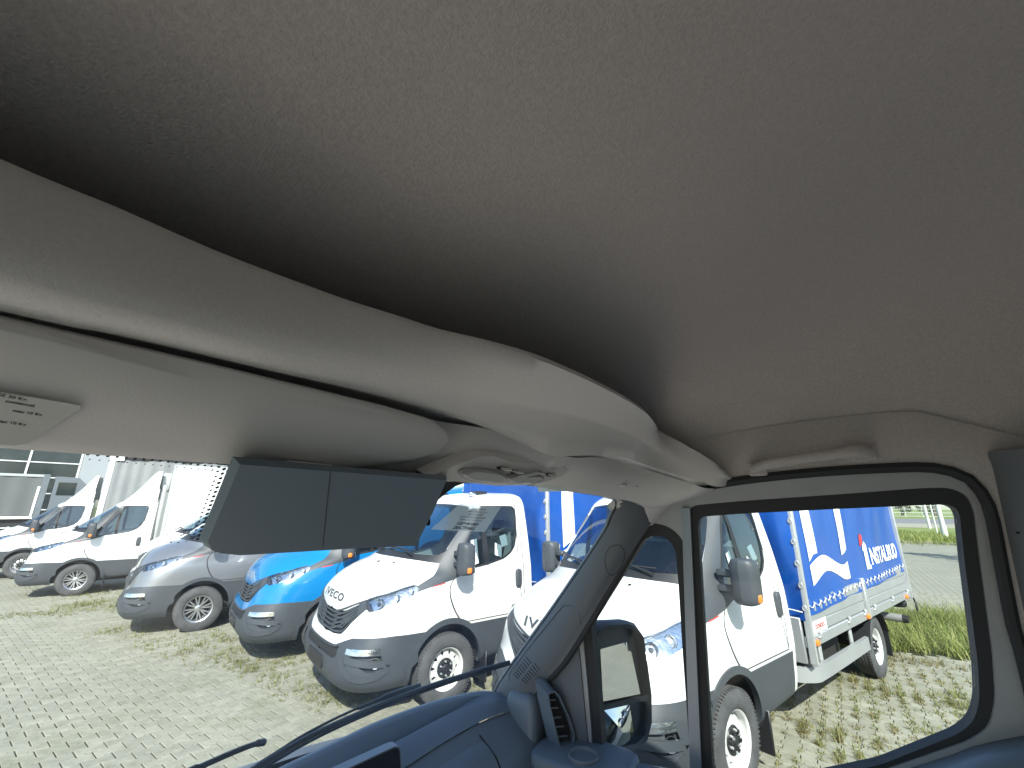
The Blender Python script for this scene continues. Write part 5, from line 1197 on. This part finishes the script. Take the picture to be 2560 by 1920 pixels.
while len(tufts) < 1500:
    x, y = rg.uniform(min(xs), max(xs)), rg.uniform(min(ys), max(ys))
    if pip(x, y, GRASSP) and rg.random() < (1.0 if x < 9.6 else .45): tufts.append((x, y))
for x, y in tufts:
    a0 = rg.uniform(0, 6.28); hh = rg.uniform(.20, .48)
    for k in range(9): blade(mb, x + rg.gauss(0, .05), y + rg.gauss(0, .05), hh * rg.uniform(.6, 1.2), rg.uniform(.003, .007), a0 + rg.gauss(0, .9), rg.uniform(.2, .9), rg.uniform(.6, 2.2))
gz = mb.build('long_grass', m_grass, recalc=False, ang=180); gz['kind'] = 'stuff'
def weeds(spots, name, m):
    mb = MB()
    for x, y, sp, nn, h in spots:
        for k in range(nn):
            bx_, by_ = x + rg.gauss(0, sp), y + rg.gauss(0, sp); hh = h * rg.uniform(.4, 1.3)
            for j in range(rg.randint(4, 8)): blade(mb, bx_ + rg.gauss(0, .02), by_ + rg.gauss(0, .02), hh * rg.uniform(.5, 1.2), rg.uniform(.0022, .005), rg.uniform(0, 6.28), rg.uniform(.2, 1.2), rg.uniform(.1, 1.2), 2)
    o = mb.build(name, m, recalc=False, ang=180); o['kind'] = 'stuff'
L1_ = [(-6.87,8.09),(-6.75,8.31),(-6.31,8.31),(-6.15,7.94),(-5.52,7.22),(-5.53,7.72),(-6.1,8.4),(-4.75,7.34),(-4.61,7.72),(-4.01,7.21),(-3.74,6.63),(-3.38,6.4),(-4.25,6.88),(-4.78,6.99),(-2.14,5.86),(-1.92,5.74),(-1.65,5.46),(-2.08,5.6),(-2.38,5.75),(-3.56,6.49),(-2.89,6.08),(-1.97,5.61),(-1.71,5.51),(-2.5,6.21),(-.32,6.1),(-.41,5.74),(-3.1,6.5),(-3.0,6.9),(-5.0,7.9)]
weeds([(x, y, .16, 26, .075) for x, y in L1_] + [(-9.01,9.41,.25,60,.1),(-9.36,10.07,.2,60,.1),(-8.95,10.07,.25,70,.1),(-8.34,9.83,.3,70,.1),(-8.98,10.7,.3,60,.09),(-10.1,11.1,.3,40,.09),(-12.5,12.3,.4,40,.09),(-10.63,11.68,.4,50,.1),(-9.6,9.3,.2,50,.05),(-9.8,9.05,.15,40,.04)], 'yard_weeds', m_weed)
weeds([(x + .1, y - .05, .14, 10, .06) for x, y in L1_[8:20]] + [(4.6,6.9,.12,14,.1),(5.0,6.88,.1,20,.1),(5.3,6.83,.1,26,.1),(5.56,6.75,.1,26,.1),(5.79,6.61,.1,24,.1),(6.0,6.32,.12,22,.09),(6.3,6.0,.15,22,.09)], 'dry_weeds', m_dry)
# weeds in the joints right of the near truck follow the wavy columns
sp_ = []
for i in range(-30, 40):
    for k in range(160):
        c = E2 * ((i + .5) * .1405) + E1 * (rg.uniform(3.0, 8.5))
        if not (1.9 < c[0] < 7.5 and 3.0 < c[1] < 7.2) or pip(c[0], c[1], GRASSP): continue
        nse = math.sin(c[0] * 2.3 + 1) * math.sin(c[1] * 2.9 + .4) + .6 * math.sin(c[0] * 6.1 + c[1] * 3.3)
        if rg.random() < .26 + .5 * max(0, nse): sp_.append((c[0], c[1], .013, 2, .028 + .03 * rg.random() + .03 * max(0, nse)))
weeds(sp_[::2], 'joint_weeds', m_weed); weeds(sp_[1::2], 'joint_weeds', m_dry)
weeds([(3.18,4.97,.14,16,.05),(3.38,4.6,.12,14,.05),(2.92,4.89,.1,12,.05)], 'dry_weeds', m_dry); weeds([(4.87,5.37,.12,30,.09),(5.0,5.54,.12,30,.1),(4.79,5.25,.1,20,.09),(3.96,4.88,.12,14,.05),(4.05,4.72,.12,14,.05),(4.47,5.06,.15,22,.06),(3.89,5.25,.12,14,.05),(3.95,5.55,.1,14,.05)], 'yard_weeds', m_weed)

# ------------------------------------------------------------------ background right: verge, fence, pole, road, trees
m_road = gmat('asphalt', [(.3, (.16, .16, .165)), (.7, (.21, .21, .215))], 3); m_sand = gmat('sandy_verge', [(.3, (.25, .24, .175)), (.7, (.34, .325, .25))], 1.2)
def strip(name, a, b, m, z): # between two lines across the view
    sheet(name, a + b[::-1], z, m)
strip('sandy_verge', [(22, 58), (43.2, 49.9), (60, 40), (80, 22)], [(26, 72), (54.6, 63), (72, 54), (95, 38)], m_sand, -.026)
strip('road', [(26, 72), (54.6, 63), (72, 54), (95, 38)], [(34, 104), (80, 92), (104, 78), (130, 60)], m_road, -.030)
mb = MB(); kp = [(26.5, 23.5), (25.3, 26.9), (24.7, 27.75), (24.2, 28.1), (20, 34), (12, 46)]
for a, b in zip(kp[:-1], kp[1:]):
    d = Vector((b[0] - a[0], b[1] - a[1], 0)); q = d.normalized().cross(Vector((0, 0, 1))) * .07; mb.prism([(a[0] - q.x, a[1] - q.y, -.02), (b[0] - q.x, b[1] - q.y, -.02), (b[0] + q.x, b[1] + q.y, -.02), (a[0] + q.x, a[1] + q.y, -.02)], (0, 0, .11))
kb = mb.build('kerb', m_sand, smooth=False); kb['kind'] = 'structure'
mb = MB(); rg2 = random.Random(4)
for k in range(2600):
    t = rg2.random(); a = Vector((24.3 + rg2.random() * 1.0, 28.6 - rg2.random() * 1.3, 0)) * 1.0; d = rg2.random() ** .8 * 16; x = a.x * (1 + d / 36) + rg2.gauss(0, 2.6) * .8; y = a.y * (1 + d / 36) - rg2.gauss(0, 2.6) * .8
    if x > 31.5: continue
    a0 = rg2.uniform(0, 6.28)
    for j in range(4): blade(mb, x + rg2.gauss(0, .1), y + rg2.gauss(0, .1), rg2.uniform(.25, .6), .018, a0 + rg2.gauss(0, 1), rg2.uniform(.1, .6), rg2.uniform(.3, 1.3), 3)
o = mb.build('verge_grass', m_grass, recalc=False, ang=180); o['kind'] = 'stuff'
m_conc = mat('pole_concrete', (.50, .51, .50), .8, var=.08, vscale=3); m_postg = mat('fence_post_paint', (.52, .54, .50), .6); m_wire = mat('fence_wire', (.50, .53, .50), .6)
t = thing('utility_pole', 'thick pale concrete pole standing on the grass verge', 'pole', (29.98, 31.2, 0)); mb = MB(); mb.tube([(0, 0, -.1), (0, 0, 9)], [.15, .10], 16); sub(mb, 'pole', m_conc, t)
mb = MB(); mb.tube([(0, 0, -.1), (0, 0, .9)], [.18, .165], 16); sub(mb, 'pole_base', m_wire, t); mb = MB(); mb.box((-.9, -.06, 8.3), (.9, .06, 8.45)); sub(mb, 'cross_arm', m_conc, t)
for (x, y, h, r, lab) in ((44.5, 47.8, 3.6, .14, 'taller of the two thin posts left of the concrete pole'), (35.92, 38.02, 3.0, .06, 'thinnest post, standing just left of the concrete pole')):
    t = thing('fence_post', lab, 'post', (x, y, 0)); mb = MB(); mb.tube([(0, 0, -.1), (0, 0, h)], r, 10); sub(mb, 'post', m_postg, t); mb = MB(); mb.lathe([(r * 1.15, 0), (r * 1.15, .05), (.001, .09)], 10, axis='z', c=(0, 0, h)); sub(mb, 'post_cap', m_wire, t)
t = thing('mesh_fence', 'pale wire mesh fence in front of the distant trees', 'fence', (96, 104, 0), math.radians(-38))
for k in range(-8, 9):
    mb = MB(); mb.box((k * 3 - .05, -.05, 0), (k * 3 + .05, .05, 2.9)); sub(mb, 'post', m_postg, t)
for k in range(-8, 8):
    mb = MB()
    for z in (.2, 1.0, 1.8, 2.6): mb.box((k * 3, -.02, z - .05), (k * 3 + 3, .02, z + .05))
    for x in np.linspace(.25, 2.75, 9): mb.box((k * 3 + x - .014, -.01, .1), (k * 3 + x + .014, .01, 2.7))
    sub(mb, 'mesh_panel', m_wire, t)
t = thing('felled_trunk', 'dark felled trunk lying beside the concrete pole', 'trunk', (33.0, 31.5, 0), math.radians(-20)); mb = MB(); mb.tube([(0, 0, .55), (1.2, .2, .6), (3, .1, .5)], [.42, .46, .36], 12); sub(mb, 'log', mat('dark_bark', (.06, .05, .04), .9, bump=.8, bscale=8), t); mb = MB(); mb.tube([(.3, 0, .8), (-.9, -.2, 1.25)], [.1, .05], 8); mb.tube([(1.4, 0, .9), (2.2, .3, 1.5)], [.09, .04], 8); sub(mb, 'branch', mat('pale_wood', (.36, .28, .16), .8), t)
m_leaf = leafmat('tree_leaves', (.025, .05, .012), (.05, .09, .022), (.12, .16, .05)); m_bark = mat('bark', (.10, .08, .06), .9, bump=.6, bscale=6)
def tree_meshes(seed, h, w):
    r = random.Random(seed); mb = MB(); cl = []
    for k in range(34):
        u = r.uniform(-1, 1); a = r.uniform(0, 6.28); rr = r.random() ** .45; q = math.sqrt(1 - u * u)
        cl.append((w * rr * q * math.cos(a), w * rr * q * math.sin(a), h * .56 + h * .42 * rr * u, r.uniform(.16, .34) * w))
    for cx, cy, cz_, cr in cl:
        for k in range(95):
            v = Vector((r.gauss(0, 1), r.gauss(0, 1), r.gauss(0, .8))); v.normalize(); p = Vector((cx, cy, cz_)) + v * cr * r.uniform(.55, 1.05)
            a = Vector((r.gauss(0, 1), r.gauss(0, 1), r.gauss(0, 1))).normalized(); b = a.cross(v + Vector((.1, .2, .3))).normalized(); s = r.uniform(.10, .24) * (w / 3.2)
            mb.add([p - a * s, p + b * s * .55, p + a * s, p - b * s * .55], [(0, 1, 2, 3)])
    c = mb.build('crown', m_leaf, recalc=False, ang=180); cm_ = c.data; bpy.data.objects.remove(c); mb = MB(); mb.tube([(0, 0, -.2), (.05, 0, h * .25), (.1, .1, h * .5), (.05, .1, h * .8)], [w * .09, w * .07, w * .05, w * .02], 10)
    for k in range(6):
        a = k * 1.05; mb.tube([(.06, 0, h * (.25 + .06 * k)), (w * .3 * math.cos(a), w * .3 * math.sin(a), h * (.42 + .05 * k)), (w * .6 * math.cos(a), w * .6 * math.sin(a), h * (.52 + .06 * k))], [w * .04, w * .025, w * .01], 7)
    k_ = mb.build('trunk', m_bark); km = k_.data; bpy.data.objects.remove(k_); return cm_, km
TM = [tree_meshes(1, 9, 3.2), tree_meshes(2, 7.5, 3.6), tree_meshes(3, 11, 3.4)]
def tree(x, y, k, s, label, group):
    t = thing('broadleaf_tree', label, 'tree', (x, y, 0), rg.uniform(0, 6), group); t.scale = (s, s, s)
    for nm, me in zip(('crown', 'trunk'), TM[k]):
        o = bpy.data.objects.new(nm, me); COL.objects.link(o); o.parent = t
rt = random.Random(9)
for k in range(22):
    f = k / 21; x = 70 + 75 * f + rt.uniform(-2, 2); y = 150 - 62 * f + rt.uniform(-3, 6); tree(x, y, k % 3, rt.uniform(.85, 1.35), 'dark leafy tree in the row behind the distant fence', 'trees behind the distant fence')
for k in range(14):
    f = k / 13; x = 66 + 82 * f; y = 142 - 66 * f; tree(x, y, 1, rt.uniform(.34, .5), 'low bushy tree close behind the distant fence', 'bushes behind the distant fence')

# ------------------------------------------------------------------ background left: showroom, lorry
AX = Vector((math.sin(math.radians(42)), math.cos(math.radians(42)), 0)); fc = Vector((math.sin(math.radians(-48)), math.cos(math.radians(-48)), 0))
t = thing('showroom_building', 'showroom with dark glazed front and pale window bars behind the lorry', 'building', tuple(fc * 60), math.atan2(AX.y, AX.x))
m_wall = mat('pale_render', (.30, .325, .345), .8, var=.03, vscale=.5); m_gl = mat('dark_glazing', (.022, .03, .033), .08, spec=.5, var=.5, vscale=.35); m_mul = mat('white_mullion', (.66, .68, .68), .5)
mb = MB(); mb.box((-34, .3, 0), (3.18, 14, 12.5)); sub(mb, 'wall', m_wall, t)
mb = MB(); mb.box((3.2, -.4, 0), (9, 14, 13)); sub(mb, 'white_pier', m_wall, t)
mb = MB(); mb.box((-34.3, -.3, 12.5), (9.3, 14.3, 13.1)); sub(mb, 'roof_edge', m_wall, t)
xs_ = [3.1 - 3.42 * k for k in range(11)]; zs_ = [.15, 1.7, 3.15, 4.6, 5.98, 7.38, 8.8, 10.2, 11.6]
for i in range(10):
    for j in range(8):
        mb = MB(); mb.box((xs_[i + 1] + .05, -.02 + rt.uniform(-.006, .006), zs_[j] + .05), (xs_[i] - .05, .06, zs_[j + 1] - .05)); sub(mb, 'pane', m_gl, t, smooth=False)
for x in xs_:
    mb = MB(); mb.box((x - .075, -.12, 0), (x + .075, .2, 12.2), bev=.01); sub(mb, 'mullion', m_mul, t)
for z in zs_:
    mb = MB(); mb.box((-31.2, -.09, z - .05), (3.1, .18, z + .05), bev=.01); sub(mb, 'transom', m_mul, t)
t = thing('curtain_lorry', 'long lorry with plain grey curtain side in front of the showroom', 'lorry', tuple(fc * 44.5 + AX * 1.0), math.atan2(AX.y, AX.x))
m_cur = mat('lorry_curtain', (.105, .115, .115), .6, var=.06, vscale=.6); m_lc = mat('lorry_cab_grey', (.13, .15, .17), .35, coat=.4)
mb = MB(); rows = [[(x, -1.28 + .02 * math.sin(x * 6), z) for x in np.linspace(-13.0, -.35, 90)] for z in (1.42, 2.7, 3.9)]; mb.grid(rows); mb.box((-13, -1.2, 1.42), (-.35, 1.2, 3.9)); sub(mb, 'side_curtain', m_cur, t)
for z in (1.31, 4.0):
    mb = MB(); mb.box((-13.1, -1.33, z - .09), (-.1, 1.3, z + .08), bev=.01); sub(mb, 'side_rail', MT['print'] if z < 2 else MT['galv'], t)
for x in (-.18,):
    mb = MB(); mb.box((x - .16, -1.36, 1.25), (x + .16, 1.3, 4.1), bev=.02); sub(mb, 'corner_pillar', m_lc, t)
    mb = MB(); mb.box((x - .30, -1.39, 1.4), (x - .17, -1.30, 3.3), bev=.02); sub(mb, 'door_bar', MT['print'], t)
mb = MB(); mb.box((-13, -1.1, .75), (-.1, 1.1, 1.22)); sub(mb, 'chassis', MT['chassis'], t)
for x in (-11.5, -10.2, -8.9):
    mb = MB(); mb.lathe([(.001, -1.28), (.3, -1.28), (.5, -1.24), (.52, -1.0), (.001, -1.0)], 24, c=(x, 0, .52)); sub(mb, 'wheel', MT['rubber'], t)
mb = MB(); mb.prism([(.25, -1.22, .9), (2.3, -1.22, .9), (2.3, -1.22, 2.3), (2.05, -1.22, 3.3), (1.4, -1.22, 3.95), (.25, -1.22, 4.0)], (0, 2.44, 0)); lc = sub(mb, 'lorry_cab', m_lc, t, ang=20)
mb = MB(); mb.prism([(.45, -1.24, 2.75), (1.35, -1.24, 2.75), (1.35, -1.24, 3.6), (.45, -1.24, 3.6)], (0, .02, 0)); sub(mb, 'side_window', m_gl, lc); mb = MB(); mb.lathe([(.001, -1.28), (.3, -1.28), (.5, -1.24), (.52, -1.0), (.001, -1.0)], 24, c=(1.6, 0, .52)); sub(mb, 'wheel', MT['rubber'], lc)
# trees on the far side of the yard, seen only in glass and paint
for k in range(9): tree(-42 + 13 * k, -52 + 3 * math.sin(k * 2.2), k % 3, 1.25 + .2 * math.sin(k), 'tall leafy tree along the far side of the yard behind the van', 'trees behind the van')
tree(20.8, 13.6, 1, .8, 'unseen leafy tree added at the yard edge to cast a shadow on the paving', None)  # out of view, put in only as the caster of that shadow
# vans seen in the door mirror
for k, (lx, ly) in enumerate(((-15.5, -5.2), (-17.2, -8.0), (-19.0, -10.8))):
    p = VAN.matrix_basis @ Vector((lx, ly, 0)); t = thing('delivery_van', ('nearest', 'middle one', 'farthest')[k] + ' of the three white vans mirrored in the door mirror', 'van', (p.x, p.y, 0), math.radians(149 + 6), 'vans seen in the door mirror'); make_cab(t, MT['white'], wb=3.5); van_body(t, MT['white'])
